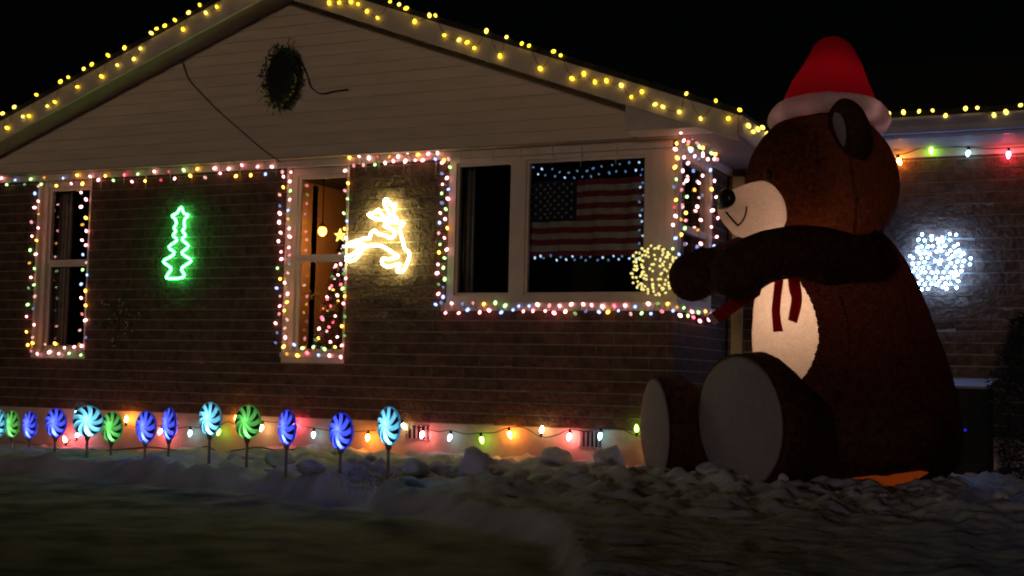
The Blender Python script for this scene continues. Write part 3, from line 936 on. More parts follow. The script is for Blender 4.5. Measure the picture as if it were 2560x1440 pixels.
# ---------------------------------------------------------------- peppermint candy stakes
def candy(px, py, rpx, hw, color, label):
    d = .137 * FPX / rpx
    c = atd(px, py, d)
    zb = height(c.x, c.y) - .04
    base = Vector((c.x, c.y, zb))
    t = thing('candy_stake', label, 'stake light', base, 'peppermint stake lights')
    hc = c.z - zb
    view = (CAMP - c); view.z = 0; view.normalize()
    th = math.acos(min(1, max(.12, hw / rpx)))
    sgn = -1
    n = Matrix.Rotation(sgn * th, 3, 'Z') @ view
    u = Vector((-n.y, n.x, 0))
    z_ = Vector((0, 0, 1))
    Rr, tk = .121, .032
    O = Vector((0, 0, hc))
    npet = 9
    def surf(rr, a, side):
        return O + (u * math.cos(a) + z_ * math.sin(a)) * rr * Rr + n * side * (tk * math.sqrt(max(0, 1 - rr * rr * .93)) + .002)
    dark = MB()
    for side in (1, -1):
        for k in range(npet * 2):
            lit = k % 2 == 0
            vs, fs = [], []
            nr, na = 7, 4
            for i in range(nr + 1):
                rr = .05 + .95 * i / nr
                tw = side * .48 * rr * rr
                dk = .95 * sstep(.22, .95, rr)
                wdt = math.pi / npet * ((2 - dk) if lit else dk)
                a0 = (k // 2) * 2 * math.pi / npet + (0 if lit else math.pi / npet * (2 - dk))
                a0 += math.pi / npet * dk * .5
                for j in range(na + 1):
                    fr = j / na
                    bulge = .010 * math.sin(fr * math.pi) * math.sin(rr * math.pi * .9) if lit else -.003
                    vs.append(surf(rr, a0 + wdt * fr + tw, side) + n * side * bulge)
            for i in range(nr):
                for j in range(na):
                    q = i * (na + 1) + j
                    fs.append((q, q + 1, q + na + 2, q + na + 1))
            if lit:
                me = MB().add(vs, fs).mesh('petal', True)
                link('petal', me, 'candy_' + color, t)
            else:
                dark.add(vs, fs)
    dark.build('dark_swirl', 'candy_dark', t, True)
    MB().tube([O + (u * math.cos(a * math.pi / 16) + z_ * math.sin(a * math.pi / 16)) * Rr * 1.0 for a in range(32)], .0085, 6, True).build('rim', 'candy_' + color, t, True)
    MB().tube([(0, 0, 0), (0, 0, hc - Rr * 1.06)], .011, 8).build('stake', 'stake', t, True)
    MB().tube([(0, 0, hc - Rr * 1.32), (0, 0, hc - Rr * 1.18), (0, 0, hc - Rr * .98)], [.012, .021, .026], 8).build('collar', 'stake', t, True)
    for frac, e in ((-.66, .30), (.12, .14)):
        l = bpy.data.lights.new('led', 'POINT')
        l.energy = 2.0 * e * {'green': .42, 'cyan': 1.25, 'blue': 1.5}[color]
        l.color = {'blue': (.17, .26, 1), 'cyan': (.34, .78, 1), 'green': (.36, 1, .36)}[color]
        l.shadow_soft_size = .012
        lo = bpy.data.objects.new('led', l)
        C.objects.link(lo)
        lo.parent = t
        lo.location = O + z_ * Rr * frac
    return t
for a in [(0, 1058, 36, 14, 'cyan', 'cyan peppermint stake light cut by the left edge of the photo'),
          (30, 1060, 36, 18, 'green', 'small green peppermint stake light nearest the left edge'),
          (75, 1062, 37, 17, 'blue', 'narrow blue peppermint stake light, third from the left edge'),
          (140, 1057, 39, 27, 'blue', 'blue peppermint stake light beside the pink bulb glow, fourth from left'),
          (220, 1053, 42, 40, 'cyan', 'full-faced cyan peppermint stake light touching a green one'),
          (280, 1067, 41, 28, 'green', 'green peppermint stake light touching the cyan one on its left'),
          (365, 1067, 43, 26, 'blue', 'blue peppermint stake light between the green and the narrowest blue one'),
          (424, 1060, 44, 16, 'blue', 'narrowest blue peppermint stake light, seen nearly edge-on'),
          (526, 1047, 45, 29, 'cyan', 'tall cyan peppermint stake light below the green neon tree'),
          (620, 1055, 46, 34, 'green', 'full green peppermint stake light, rightmost of the green ones'),
          (718, 1068, 48, 22, 'blue', 'narrow blue peppermint stake light right of the full green one'),
          (853, 1078, 50, 31, 'blue', 'purplish blue peppermint stake light, second from the right end'),
          (973, 1065, 52, 30, 'cyan', 'largest cyan peppermint stake light at the right end of the row')]:
    candy(*a)

# ---------------------------------------------------------------- giant inflatable bear
DB = 10.0
CR, CU, CT = R.col[0].copy(), R.col[1].copy(), R.col[2].copy()      # right, up, toward camera
def B(px, py, dw=0.0): return atd(px, py, DB - dw)
S = DB / FPX
base = B(2130, 1200, 0)
base.z = 0
bear = thing('inflatable_bear', 'giant brown inflatable bear in a red Santa hat sitting in the snow', 'inflatable', base)
def bp(name, mb, m, parent=bear, smooth=True):
    mb.v = [tuple(Vector(p) - base) for p in mb.v]
    return link(name, mb.mesh(name, smooth), m, parent)
def fuzz(mb, amp=.006, sc_=9):
    out = []
    for p in mb.v:
        v = Vector(p)
        out.append(tuple(v + noise.noise_vector(v * sc_) * amp + noise.noise_vector(v * 3.1) * amp * 1.5))
    mb.v = out
    return mb
def loft(secs, n=40, cap=6):
    """secs: (px, py, dw, half-width vec U, half-height vec V) rings with rounded ends"""
    return MB().rings([[c + u * math.cos(2 * math.pi * j / n) + v * math.sin(2 * math.pi * j / n) for j in range(n)] for c, u, v in secs])
def capsule_path(pts, radii, n=32, step=4):
    """round-ended sausage through world points"""
    P = sm(pts, step)
    rr = []
    for i in range(len(pts) - 1):
        for j in range(step):
            t = j / step
            rr.append(radii[i] * (1 - t) + radii[i + 1] * t)
    rr.append(radii[-1])
    secs = []
    def frame(t):
        u = t.cross(CT)
        if u.length < .05: u = t.cross(CU)
        u.normalize()
        return u, t.cross(u).normalized()
    t0 = (P[1] - P[0]).normalized()
    for k in range(6):
        a = math.pi / 2 * (1 - k / 6) * .985
        u, v = frame(t0)
        secs.append((P[0] - t0 * rr[0] * math.sin(a), u * rr[0] * math.cos(a), v * rr[0] * math.cos(a)))
    for i in range(len(P)):
        a_, b_ = P[max(0, i - 1)], P[min(len(P) - 1, i + 1)]
        u, v = frame((b_ - a_).normalized())
        secs.append((P[i], u * rr[i], v * rr[i]))
    t1 = (P[-1] - P[-2]).normalized()
    for k in range(1, 7):
        a = math.pi / 2 * (k / 6) * .985
        u, v = frame(t1)
        secs.append((P[-1] + t1 * rr[-1] * math.sin(a), u * rr[-1] * math.cos(a), v * rr[-1] * math.cos(a)))
    return loft(secs, n)
# torso: horizontal slices (y, xleft, xright)
sl = [(560, 2030, 2150), (570, 1990, 2190), (600, 1945, 2222), (650, 1912, 2258), (740, 1890, 2303), (850, 1884, 2342), (960, 1888, 2375), (1050, 1896, 2391), (1120, 1906, 2392), (1170, 1925, 2372), (1200, 1975, 2320), (1208, 2050, 2240)]
NT, NZ = 340, 150
def slice_at(y_):
    for a, b in zip(sl, sl[1:]):
        if y_ <= b[0]:
            t = (y_ - a[0]) / (b[0] - a[0])
            return a[1] + (b[1] - a[1]) * t, a[2] + (b[2] - a[2]) * t
    return sl[-1][1:]
# smooth profile
prof = sm([Vector((a[1], a[0], a[2])) for a in sl], 30)
tv = []
KB = 96                                   # columns that belong to the belly patch
def belly_lim(y_):
    """angular limits of the belly patch in this slice; zero width outside it"""
    ac, lim = math.radians(24), math.radians(37)
    yy = (y_ - 830) / 168.0
    if abs(yy) >= 1: ww = 0.0
    elif yy > 0: ww = (1 - yy ** 1.7) ** .75
    else: ww = (1 - abs(yy) ** 2.4) ** .5
    j = (.005 * math.sin(y_ * .35) + .005 * math.sin(y_ * .83)) * min(1, ww * 4)
    return ac - lim * ww, ac + lim * ww + j, ww
wid = []
for q in prof:
    xl_, y_, xr_ = q
    c = B((xl_ + xr_) / 2, y_, -.05)
    hw_ = (xr_ - xl_) / 2 * S
    a0_, a1_, ww = belly_lim(y_)
    wid.append(ww)
    ring = []
    for j in range(NT):
        a = a0_ + (a1_ - a0_) * j / KB if j <= KB else a1_ + (2 * math.pi - (a1_ - a0_)) * (j - KB) / (NT - KB)
        p = c - CR * hw_ * math.cos(a) + CT * hw_ * .96 * math.sin(a)      # a=0 left, a=90deg toward camera
        p = p + noise.noise_vector(p * 9) * .006 + noise.noise_vector(p * 2.5) * .014
        ring.append(p - base)
    tv.append(ring)
tf_brown, tf_cream = [], []
allv = [p for r_ in tv for p in r_]
for i in range(len(tv) - 1):
    for j in range(NT):
        fc = (i * NT + j, i * NT + (j + 1) % NT, (i + 1) * NT + (j + 1) % NT, (i + 1) * NT + j)
        if j < KB:
            if max(wid[i], wid[i + 1]) < .02: continue
            tf_cream.append(fc)
        else:
            tf_brown.append(fc)
tf_brown.append(tuple(range(NT)))
tf_brown.append(tuple(range((len(tv) - 1) * NT, len(tv) * NT)))
def sub(vs, fs):
    used = sorted({i for f_ in fs for i in f_})
    mp_ = {k: i for i, k in enumerate(used)}
    mb = MB()
    mb.v = [tuple(vs[i] + base) for i in used]
    mb.f = [tuple(mp_[i] for i in f_) for f_ in fs]
    return mb
torso = bp('torso', sub(allv, tf_brown), 'browntorso')
belly = bp('belly_patch', sub(allv, tf_cream), 'cream', torso)
torso_bvh = BVHTree.FromPolygons([v + base for v in allv], tf_brown + tf_cream)
def onto(bvh, px, py, off=.006):
    d = ray(px, py).normalized()
    h = bvh.ray_cast(CAMP, d)
    return (h[0] + (CAMP - h[0]).normalized() * off) if h[0] else B(px, py, .5)
# ribbon tails on the belly
def ribbon(name, left, right, bvh, m, parent, off=.012):
    n = 6
    vs, fs = [], []
    L_, R_ = sm([(x, y_, 0) for x, y_ in left], 5), sm([(x, y_, 0) for x, y_ in right], 5)
    for a, b in zip(L_, R_):
        for j in range(n + 1):
            t = j / n
            vs.append(onto(bvh, a.x + (b.x - a.x) * t, a.y + (b.y - a.y) * t, off + .004 * math.sin(t * 3.1)))
    for i in range(len(L_) - 1):
        for j in range(n):
            q = i * (n + 1) + j
            fs.append((q, q + 1, q + n + 2, q + n + 1))
    o = bp(name, MB().add(vs, fs), m, parent)
    so = o.modifiers.new('thickness', 'SOLIDIFY')
    so.thickness = .005
    return o
ribbon('ribbon_tail', [(1940, 670), (1931, 755), (1929, 780), (1933, 830)], [(1962, 670), (1951, 755), (1950, 790), (1957, 829)], torso_bvh, 'ribbon', torso)
ribbon('ribbon_tail', [(1966, 670), (1973, 725), (1978, 750), (1970, 800)], [(1994, 670), (2004, 735), (2002, 770), (1992, 808)], torso_bvh, 'ribbon', torso)
for sm_ in ([(2222, 640), (2255, 730), (2280, 840), (2292, 940), (2288, 1010)], [(2100, 740), (2118, 800), (2122, 880), (2108, 960), (2085, 1010)]):
    bp('seam', MB().tube(sm([onto(torso_bvh, x, y_, -.003) for x, y_ in sm_], 5), .006, 6), 'browndark', torso)
# head
hc = B(2054, 458, .02)
mb = MB()
nu, nv = 72, 48
mb.sphere(hc, (CR * .565, CT * .54, CU * .565), nu, nv)
nvx = []
for p in mb.v:
    v = Vector(p) - hc
    yy = v.dot(CU) / .565
    xx = v.dot(CR)
    k = 1 + .05 * (1 if yy < 0 else -1) * abs(yy) ** 1.2
    v = v + CR * (xx * (k - 1)) + CT * (v.dot(CT) * (k - 1))
    nvx.append(tuple(hc + v))
mb.v = nvx
head = bp('head', fuzz(mb), 'brown')
HB = BVHTree.FromPolygons([Vector(p) for p in mb.v], mb.f) if False else None
hv = [Vector(v.co) + base for v in head.data.vertices]
HB = BVHTree.FromPolygons(hv, [tuple(p.vertices) for p in head.data.polygons])
# seam down the side of the head
seam = [onto(HB, x, y_, -.004) for x, y_ in ((2120, 395), (2133, 450), (2140, 500), (2138, 550), (2128, 590))]
bp('seam', MB().tube(sm(seam, 4), .0055, 6), 'browndark', head)
# muzzle
FW = (-CR * math.cos(math.radians(28)) + CT * math.sin(math.radians(28)))
SD = (CR * math.sin(math.radians(28)) + CT * math.cos(math.radians(28)))
tn = math.tan(math.radians(28))
msec = [(1985, 478, 560), (1950, 460, 576), (1915, 452, 588), (1880, 458, 594), (1855, 468, 592), (1835, 478, 576), (1820, 486, 560), (1810, 495, 548), (1804, 508, 538)]
secs = []
for x, y0, y1 in sm([Vector(q) for q in msec], 4):
    dw = .02 + (2054 - x) * S * tn
    c = B(x, (y0 + y1) / 2, dw)
    hh = (y1 - y0) / 2 * S
    secs.append((c, SD * hh * .98, CU * hh))
muz = bp('muzzle', fuzz(loft(secs, 44), .004), 'cream', head)
MV = BVHTree.FromPolygons([Vector(v.co) + base for v in muz.data.vertices], [tuple(p.vertices) for p in muz.data.polygons])
nc = B(1816, 498, .02 + (2054 - 1822) * S * tn + .03)
bp('nose', MB().sphere(nc, (FW * .055, SD * .085, CU * .080), 20, 12), 'black', muz)
mouth = [onto(MV, x, y_, .003) for x, y_ in ((1815, 530), (1828, 546), (1843, 562), (1846, 563), (1857, 551), (1864, 535), (1867, 516))]
bp('mouth', MB().tube(sm(mouth, 5), .007, 6), 'black', muz)
ec = onto(HB, 1921, 438, .0)
bp('eye', MB().sphere(ec, (CR * .030, CT * .03, CU * .044), 14, 9), 'black', head)
ec2 = hc + (hc - ec) * 0 + FW * .50 - SD * .16 + CU * .07
bp('eye', MB().sphere(ec2, (CR * .030, CT * .03, CU * .044), 14, 9), 'black', head)
# ears
def ear(px, py, dw):
    c = B(px, py, dw)
    ang = math.radians(14)
    up = CU * math.cos(ang) - CR * math.sin(ang)
    rt = CR * math.cos(ang) + CU * math.sin(ang)
    e = bp('ear', fuzz(MB().sphere(c, (rt * .145, CT * .17, up * .245), 28, 18)), 'browndark', head)
    v = BVHTree.FromPolygons([Vector(q.co) + base for q in e.data.vertices], [tuple(p.vertices) for p in e.data.polygons])
    return e, v
e1, EV = ear(2124, 330, .44)
ring = [(2086, 282), (2098, 284), (2108, 298), (2114, 320), (2115, 345), (2110, 366), (2098, 352), (2088, 328), (2082, 304)]
cx_, cy_ = 2099, 322
rg = sm([(x, y_, 0) for x, y_ in ring], 3, True)
vs, fs = [], []
nk = 6
for k_ in range(nk + 1):
    for q in rg:
        t = .02 + .98 * k_ / nk
        vs.append(onto(EV, cx_ + (q.x - cx_) * t, cy_ + (q.y - cy_) * t, .008))
for k_ in range(nk):
    for i in range(len(rg)):
        j = (i + 1) % len(rg)
        fs.append((k_ * len(rg) + i, k_ * len(rg) + j, (k_ + 1) * len(rg) + j, (k_ + 1) * len(rg) + i))
bp('inner_ear', MB().add(vs, fs), 'sole', e1)
ear(2040, 318, -.46)
# Santa hat
bc_ = B(2073, 302, 0)
tl = math.radians(-13)
hu = (CU * math.cos(tl) + CT * math.sin(tl)).normalized()
hu = (hu + CR * .07).normalized()
hr = (CR - hu * CR.dot(hu)).normalized()
ht = hr.cross(hu)
brim = MB().tube([bc_ + (hr * math.cos(a * math.pi / 24) + ht * math.sin(a * math.pi / 24)) * .372 for a in range(48)], .078, 14, True)
hat_brim = bp('hat_brim', fuzz(brim, .008, 14), 'hatwhite')
for k in range(10):  # added fill lights inside the brim tube, only to brighten the brim
    a = (k + .5) * math.pi / 5
    l = bpy.data.lights.new('brim_fill', 'POINT')
    l.energy = .17
    l.color = (1, .70, .66)
    l.shadow_soft_size = .03
    lo = bpy.data.objects.new('brim_fill', l)
    C.objects.link(lo)
    lo.parent = bear
    lo.location = bc_ + (hr * math.cos(a) + ht * math.sin(a)) * .372 - base
secs = []
for k, (h_, r_, ox, oz) in enumerate([(-.02, .375, 0, 0), (.08, .362, 0, 0), (.17, .335, 0, 0), (.30, .285, .0, -.02), (.42, .235, .02, -.06), (.52, .18, .04, -.14), (.56, .14, .06, -.25), (.52, .10, .08, -.36), (.44, .075, .09, -.44), (.36, .05, .1, -.48)]):
    secs.append((bc_ + hu * h_ + hr * ox + ht * -oz * 0 - ht.cross(Vector((0, 0, 0))) + CT * oz, hr * r_, (ht * r_) if k < 5 else (ht * .6 + hu * .8).normalized() * r_))
hat = bp('hat', fuzz(loft(secs, 40), .008, 5), 'hatred')
bp('pompom', fuzz(MB().sphere(bc_ + hu * .30 + hr * .1 + CT * -.50, (CR * .10, CT * .10, CU * .10), 18, 12), .01, 30), 'hatwhite', hat)
# scarf bow at the neck and its long tail under the arm
bp('scarf', MB().tube([B(2040, 600, .03) + (CR * math.cos(a) * .50 + CT * math.sin(a) * .46) for a in [math.radians(100 + 7 * q) for q in range(26)]], .055, 10), 'ribbon')
pl = [(1912, 694), (1774, 787), (1797, 808), (1900, 738)]
fr = [B(x, y_, .52) for x, y_ in pl]
bp('scarf_tail', MB().prism(fr, -CT * .05), 'ribbon', bear, False)
ce = [B(x, y_, .523) for x, y_ in ((1779, 783), (1769, 791), (1786, 812), (1798, 806))]
bp('scarf_fringe', MB().prism(ce, -CT * .052), 'hatwhite', bear, False)
# arms
arm = capsule_path([B(2135, 660, .30), B(2060, 640, .52), B(1985, 630, .68), B(1905, 645, .78), B(1842, 682, .80)], [.20, .205, .185, .178, .185])
bp('arm', fuzz(arm, .007), 'browndark')
arm2 = capsule_path([B(2000, 640, -.30), B(1900, 640, -.12), B(1800, 670, .15), B(1733, 692, .38)], [.19, .18, .165, .18])
a2 = bp('arm', fuzz(arm2, .007), 'browndark')
bp('thumb', fuzz(capsule_path([B(1780, 655, .40), B(1755, 642, .42)], [.075, .07], 20), .004), 'browndark', a2)
# legs
def leg(name, cpx, cpy, dw, ang, rv, hip, hiprad, rw=None):
    c = B(cpx, cpy, dw)
    n = (-CR * math.sin(math.radians(ang)) + CT * math.cos(math.radians(ang))).normalized()
    sd = CU.cross(n).normalized()
    hp_ = B(*hip)
    secs = []
    for k in range(5):
        a = math.pi / 2 * (1 - k / 4) * .9
        secs.append((c - n * (.10 - .10 * math.sin(a)) , sd * rv * (.93 + .07 * math.cos(a)), CU * rv * (.93 + .07 * math.cos(a))))
    secs.insert(0, (c + n * .002, sd * rv * .3, CU * rv * .3))
    q = [(.18, 1.0, 0), (.28, .94, -.03), (.40, .84, -.07), (.55, .74, -.11), (.72, .67, -.13)]
    for s_, k_, dz in q:
        secs.append((c - n * s_ + CU * dz, sd * rv * k_, CU * rv * (k_ + dz * .3)))
    last = secs[-1][0]
    for t in (.35, .7, 1):
        p = last.lerp(hp_, t)
        secs.append((p, sd * (rv * .67 * (1 - t) + hiprad * t), CU * (rv * .64 * (1 - t) + hiprad * t)))
    secs = [(Vector(a), b, d) for a, b, d in secs]
    lg = bp(name, fuzz(loft(secs, 44), .006), 'browndark')
    rings_ = []
    for k_ in (.96, .9, .75, .5, .25, .05):
        rings_.append([c + n * (.012 + .075 * (1 - k_ ** 2.6)) + (sd * math.cos(2 * math.pi * j / 48) + CU * math.sin(2 * math.pi * j / 48)) * rv * k_ for j in range(48)])
    so_l = bp('sole', MB().rings(rings_), 'sole', lg)
    bp('sole_seam', MB().tube([c + n * .012 + (sd * math.cos(2 * math.pi * j / 64) + CU * math.sin(2 * math.pi * j / 64)) * rv * (.965 + .006 * math.sin(j * 2.4)) for j in range(64)], .009, 6, True), 'browndark', lg)
leg('leg', 1852, 1056, .62, 61, .492, (2160, 1090, .30), .36)
leg('leg', 1643, 1072, -.10, 80, .40, (2040, 1090, -.25), .34)
# thigh bulge on the near side
bp('thigh', fuzz(MB().sphere(B(2180, 1075, .40), (CR * .50, CT * .34, CU * .33), 40, 24), .008), 'browndark')
# lit underside panel
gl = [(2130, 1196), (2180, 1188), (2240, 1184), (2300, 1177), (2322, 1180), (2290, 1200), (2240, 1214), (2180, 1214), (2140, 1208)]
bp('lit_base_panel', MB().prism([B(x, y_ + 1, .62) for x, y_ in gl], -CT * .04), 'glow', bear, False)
for nm, p, e, col in (('inner_lamp', B(2060, 760, .06), 20.0, (1, .72, .52)), ('inner_lamp', B(1905, 535, .02 + 149 * S * tn), 1.7, (1, .75, .58)), ('inner_lamp', bc_ + hu * .20, 1.3, (1, .75, .62)), ('inner_lamp', B(1990, 540, .18), 22.0, (1, .6, .4))):
    l = bpy.data.lights.new(nm, 'POINT')
    l.energy = e
    l.color = col
    l.shadow_soft_size = .05
    lo = bpy.data.objects.new(nm, l)
    C.objects.link(lo)
    lo.parent = bear
    lo.location = p - base

# ---------------------------------------------------------------- gable decoration and cables
gc = at(706, 192, YG - .06)
orn = thing('gable_wreath', 'dark unlit wreath with wispy twigs high on the gable', 'wreath', gc)
mb = MB(gc)
mb.rings([[gc + Vector((math.cos(a * math.pi / 12) * .17 * k_, d_, math.sin(a * math.pi / 12) * .26 * k_)) for a in range(24)] for k_, d_ in ((.98, .05), (1, .0), (.9, -.03), (.5, -.05), (.05, -.055))])
mb.build('core', 'dark', orn, True)
random.seed(21)
mb = MB(gc)
for k in range(420):
    a = random.uniform(0, 2 * math.pi)
    rr = random.uniform(.82, 1.06)
    p = gc + Vector((math.cos(a) * .19 * rr, random.uniform(-.07, .03), math.sin(a) * .285 * rr))
    d = Vector((random.gauss(0, 1), random.gauss(0, .6), random.gauss(0, 1))).normalized() * random.uniform(.03, .07)
    s_ = d.cross(Vector((0, 1, 0))).normalized() * .006
    mb.add([p - s_, p + d * .5 - s_ * 1.2, p + d, p + d * .5 + s_ * 1.2, p + s_], [(0, 1, 2, 3, 4)])
tag(mb.build('sprigs', 'leaf', orn), kind='stuff')
for k in range(9):
    a = random.uniform(0, 2 * math.pi)
    p = gc + Vector((math.cos(a) * .18, -.03, math.sin(a) * .27))
    d = Vector((math.cos(a) + random.gauss(0, .5), -.2, math.sin(a) + random.gauss(0, .5))).normalized()
    MB(gc).tube(sm([p, p + d * .06 + Vector((0, 0, .02)), p + d * .12], 3), .003, 4).build('twig', 'twig', orn)
mb = MB(gc)
for k in range(26):
    a = math.pi * 1.15 + math.pi * .85 * k / 26
    p = gc + Vector((math.cos(a) * .185, -.055, math.sin(a) * .275))
    d = Vector((random.gauss(0, 1), 0, random.gauss(0, 1))).normalized() * .03
    s_ = d.cross(Vector((0, 1, 0))).normalized() * .005
    mb.add([p - s_, p + d - s_, p + d + s_, p + s_], [(0, 1, 2, 3)])
tag(mb.build('gold_ribbon', 'gold', orn), kind='stuff')
def cable(label, px, Y, r, m='wire'):
    p = [at(x, y_, Y) for x, y_ in px]
    o = p[0]
    return tag(MB(o).tube(sm(p, 5), r, 6).build('cable', m, None, True), label, 'cable')
cable('thin dark cable running slantwise down the gable siding', [(455, 150), (470, 195), (495, 225), (530, 262), (560, 290), (600, 325), (640, 360), (672, 385), (702, 405)], YG - .012, .005)
cable('short loose cable dangling right of the gable wreath', [(752, 150), (768, 190), (776, 215), (792, 230), (810, 234), (835, 228), (870, 224)], YG - .012, .006)

# icicles under the eaves
random.seed(5)
ice = [(253, 448, 40), (310, 446, 28), (365, 443, 42), (426, 440, 26), (480, 437, 32), (545, 434, 20), (600, 431, 22), (690, 425, 26), (948, 409, 20), (1010, 405, 34), (1090, 400, 40),
       (1150, 395, 22), (1232, 389, 22), (1380, 383, 30), (1452, 378, 36), (1540, 373, 38), (1300, 386, 16), (915, 412, 22)]
where = ['above the leftmost brick panel', 'above the green neon tree', 'above the glowing reindeer', 'above the picture window']
ORD = ['first', 'second', 'third', 'fourth', 'fifth', 'sixth', 'seventh']
cnt = {}
for i, (x, y_, ln) in enumerate(sorted(ice)):
    p = at(x, y_, YW - .035)
    p.z = ZS - .009
    L_ = ln / 275 * 1.05 + .06
    w_ = .007
    wh = where[0] if x < 330 else where[1] if x < 720 else where[2] if x < 1120 else where[3]
    n = 6
    secs = [[(random.uniform(-.002, .002) + w_ * (1 - k / n) ** .8 * math.cos(j * math.pi / 3), w_ * (1 - k / n) ** .8 * math.sin(j * math.pi / 3), -L_ * k / n) for j in range(6)] for k in range(n)]
    secs.append([(0.0006 * math.cos(j), .0006 * math.sin(j), -L_) for j in range(6)])
    o = MB().rings(secs).build('icicle', 'ice', None, True)
    o.location = p
    cnt[wh] = cnt.get(wh, -1) + 1
    tag(o, ORD[cnt[wh]] + ' thin icicle from the left ' + wh, 'icicle', 'icicles along the eave')

# ---------------------------------------------------------------- warm room: lamp, Christmas tree, garland
lp = at(806, 578, YW + 1.1)
lamp = thing('pendant_lamp', 'glowing orange pendant lamp seen through the narrow lit window', 'lamp', lp)
MB(lp).sphere(lp, ((.045, 0, 0), (0, .045, 0), (0, 0, .05)), 14, 10).build('globe', 'lampglow', lamp, True)
MB(lp).tube([lp + Vector((0, 0, .05)), Vector((lp.x, lp.y, ZS + .02))], .006, 6).build('cord', 'black', lamp)
MB(lp).tube([lp + Vector((0, 0, .04)), lp + Vector((0, 0, .075)), lp + Vector((0, 0, .085))], [.05, .03, .01], 12).build('cap', 'gold', lamp, True)
l = bpy.data.lights.new('lamp_light', 'POINT')
l.energy = 15
l.color = (1, .42, .10)
l.shadow_soft_size = .05
lo = bpy.data.objects.new('lamp_light', l)
C.objects.link(lo); lo.parent = lamp; lo.location = (0.0, .0, -.09)
random.seed(11)
tb = Vector((at(852, 800, YW + .62).x, YW + .62, .36))
ct = thing('christmas_tree', 'Christmas tree with pink and yellow lights inside the narrow window', 'tree', tb)
MB(tb).tube([tb, tb + Vector((0, 0, 1.7))], [.04, .012], 8).build('trunk', 'twig', ct)
mb = MB(tb)
def tree_r(h): return .40 * (1 - h / 1.78)
for k in range(5200):
    h = random.uniform(.12, 1.75)
    a = random.uniform(0, 2 * math.pi)
    rr = tree_r(h) * random.uniform(.25, 1.0) ** .5
    p = tb + Vector((rr * math.cos(a), rr * math.sin(a), h))
    d = (Vector((math.cos(a), math.sin(a), random.uniform(-.5, .3))) + Vector((random.gauss(0, .5), random.gauss(0, .5), random.gauss(0, .4)))).normalized() * random.uniform(.03, .07)
    s_ = d.cross(Vector((random.gauss(0, 1), random.gauss(0, 1), random.gauss(0, 1)))).normalized() * .005
    mb.add([p - s_, p + d, p + s_], [(0, 1, 2)])
tag(mb.build('needles', 'leaf', ct), kind='stuff')
ts = []
for k in range(110):
    h = .15 + 1.5 * k / 110
    a = k * .83 + random.uniform(-.2, .2)
    rr = tree_r(h) * 1.02
    ts.append(tb + Vector((rr * math.cos(a), rr * math.sin(a), h)))
string('string of pink lights wound round the indoor Christmas tree', ts, lambda i: random.choice(('b_rose', 'b_pink', 'b_rose', 'b_amber', 'd_green', 'b_red')), .0145, .018, group='indoor tree light string')
tp = tb + Vector((-.02, -.03, 1.76))
pts = []
for q in range(10):
    rad = .07 if q % 2 == 0 else .03
    a = math.pi / 2 + q * math.pi / 5
    pts.append(tp + Vector((rad * math.cos(a), -.01, rad * math.sin(a))))
tag(MB(tp).prism(pts, (0, .02, 0)).build('tree_star', 'lampyel'), 'glowing yellow star on top of the indoor Christmas tree', 'star')
ga = at(745, 735, YW + .35)
gt = thing('gold_garland', 'gold leaf garland strewn on the inner sill of the narrow window', 'garland', ga)
cv = sm([at(x, y_, YW + .32) for x, y_ in ((738, 735), (762, 728), (770, 745), (790, 733), (800, 760), (825, 775), (845, 758))], 6)
MB(ga).tube(cv, .003, 4).build('stem', 'gold', gt)
for k in range(44):
    p = random.choice(cv) + Vector((random.gauss(0, .015), random.gauss(0, .02), random.gauss(0, .025)))
    d = Vector((random.gauss(0, 1), random.gauss(0, .4), random.gauss(0, 1))).normalized() * random.uniform(.03, .055)
    s_ = d.cross(Vector((0, 1, 0.2))).normalized() * .012
    MB(ga).add([p, p + d * .4 - s_, p + d, p + d * .4 + s_], [(0, 1, 2, 3)]).build('leaf', 'gold', gt)
so_ = at(803, 836, YW + .20)
pts = []
for q in range(12):
    rad = .05 if q % 2 == 0 else .02
    a = q * math.pi / 6
    pts.append(so_ + Vector((rad * math.cos(a), 0, rad * math.sin(a))))
tag(MB(so_).prism(pts, (0, .012, 0)).build('snowflake_ornament', 'hatwhite'), 'pale snowflake ornament at the bottom of the narrow window', 'ornament')

# tinsel decoration on the brick
random.seed(31)
tc = at(300, 795, YW - .03)
tt = thing('unlit_snowflake', 'faint unlit tinsel snowflake on the brick right of the leftmost window', 'decoration', tc)
for k in range(6):
    a = k * math.pi / 3 + .3
    d = Vector((math.cos(a), 0, math.sin(a)))
    e = Vector((-math.sin(a), 0, math.cos(a)))
    mb = MB(tc).tube([tc, tc + d * .27], .004, 5)
    for h in (.10, .17, .23):
        for sg in (-1, 1):
            mb.tube([tc + d * h, tc + d * (h + .05) + e * sg * .055 * (1.3 - h * 2)], .003, 4)
    mb.build('arm', 'leaf', tt)
for k in range(90):
    a = random.randrange(6) * math.pi / 3 + .3
    p = tc + Vector((math.cos(a), 0, math.sin(a))) * random.uniform(.03, .27) + Vector((random.gauss(0, .025), random.uniform(-.04, 0), random.gauss(0, .025)))
    d = Vector((random.gauss(0, 1), random.uniform(-.3, .3), random.gauss(0, 1))).normalized() * random.uniform(.015, .045)
    MB(tc).tube([p, p + d * .5 + Vector((0, 0, .006)), p + d], [.003, .003, .001], 4).build('tinsel_strand', 'tinsel' if k % 3 == 0 else 'leaf', tt)

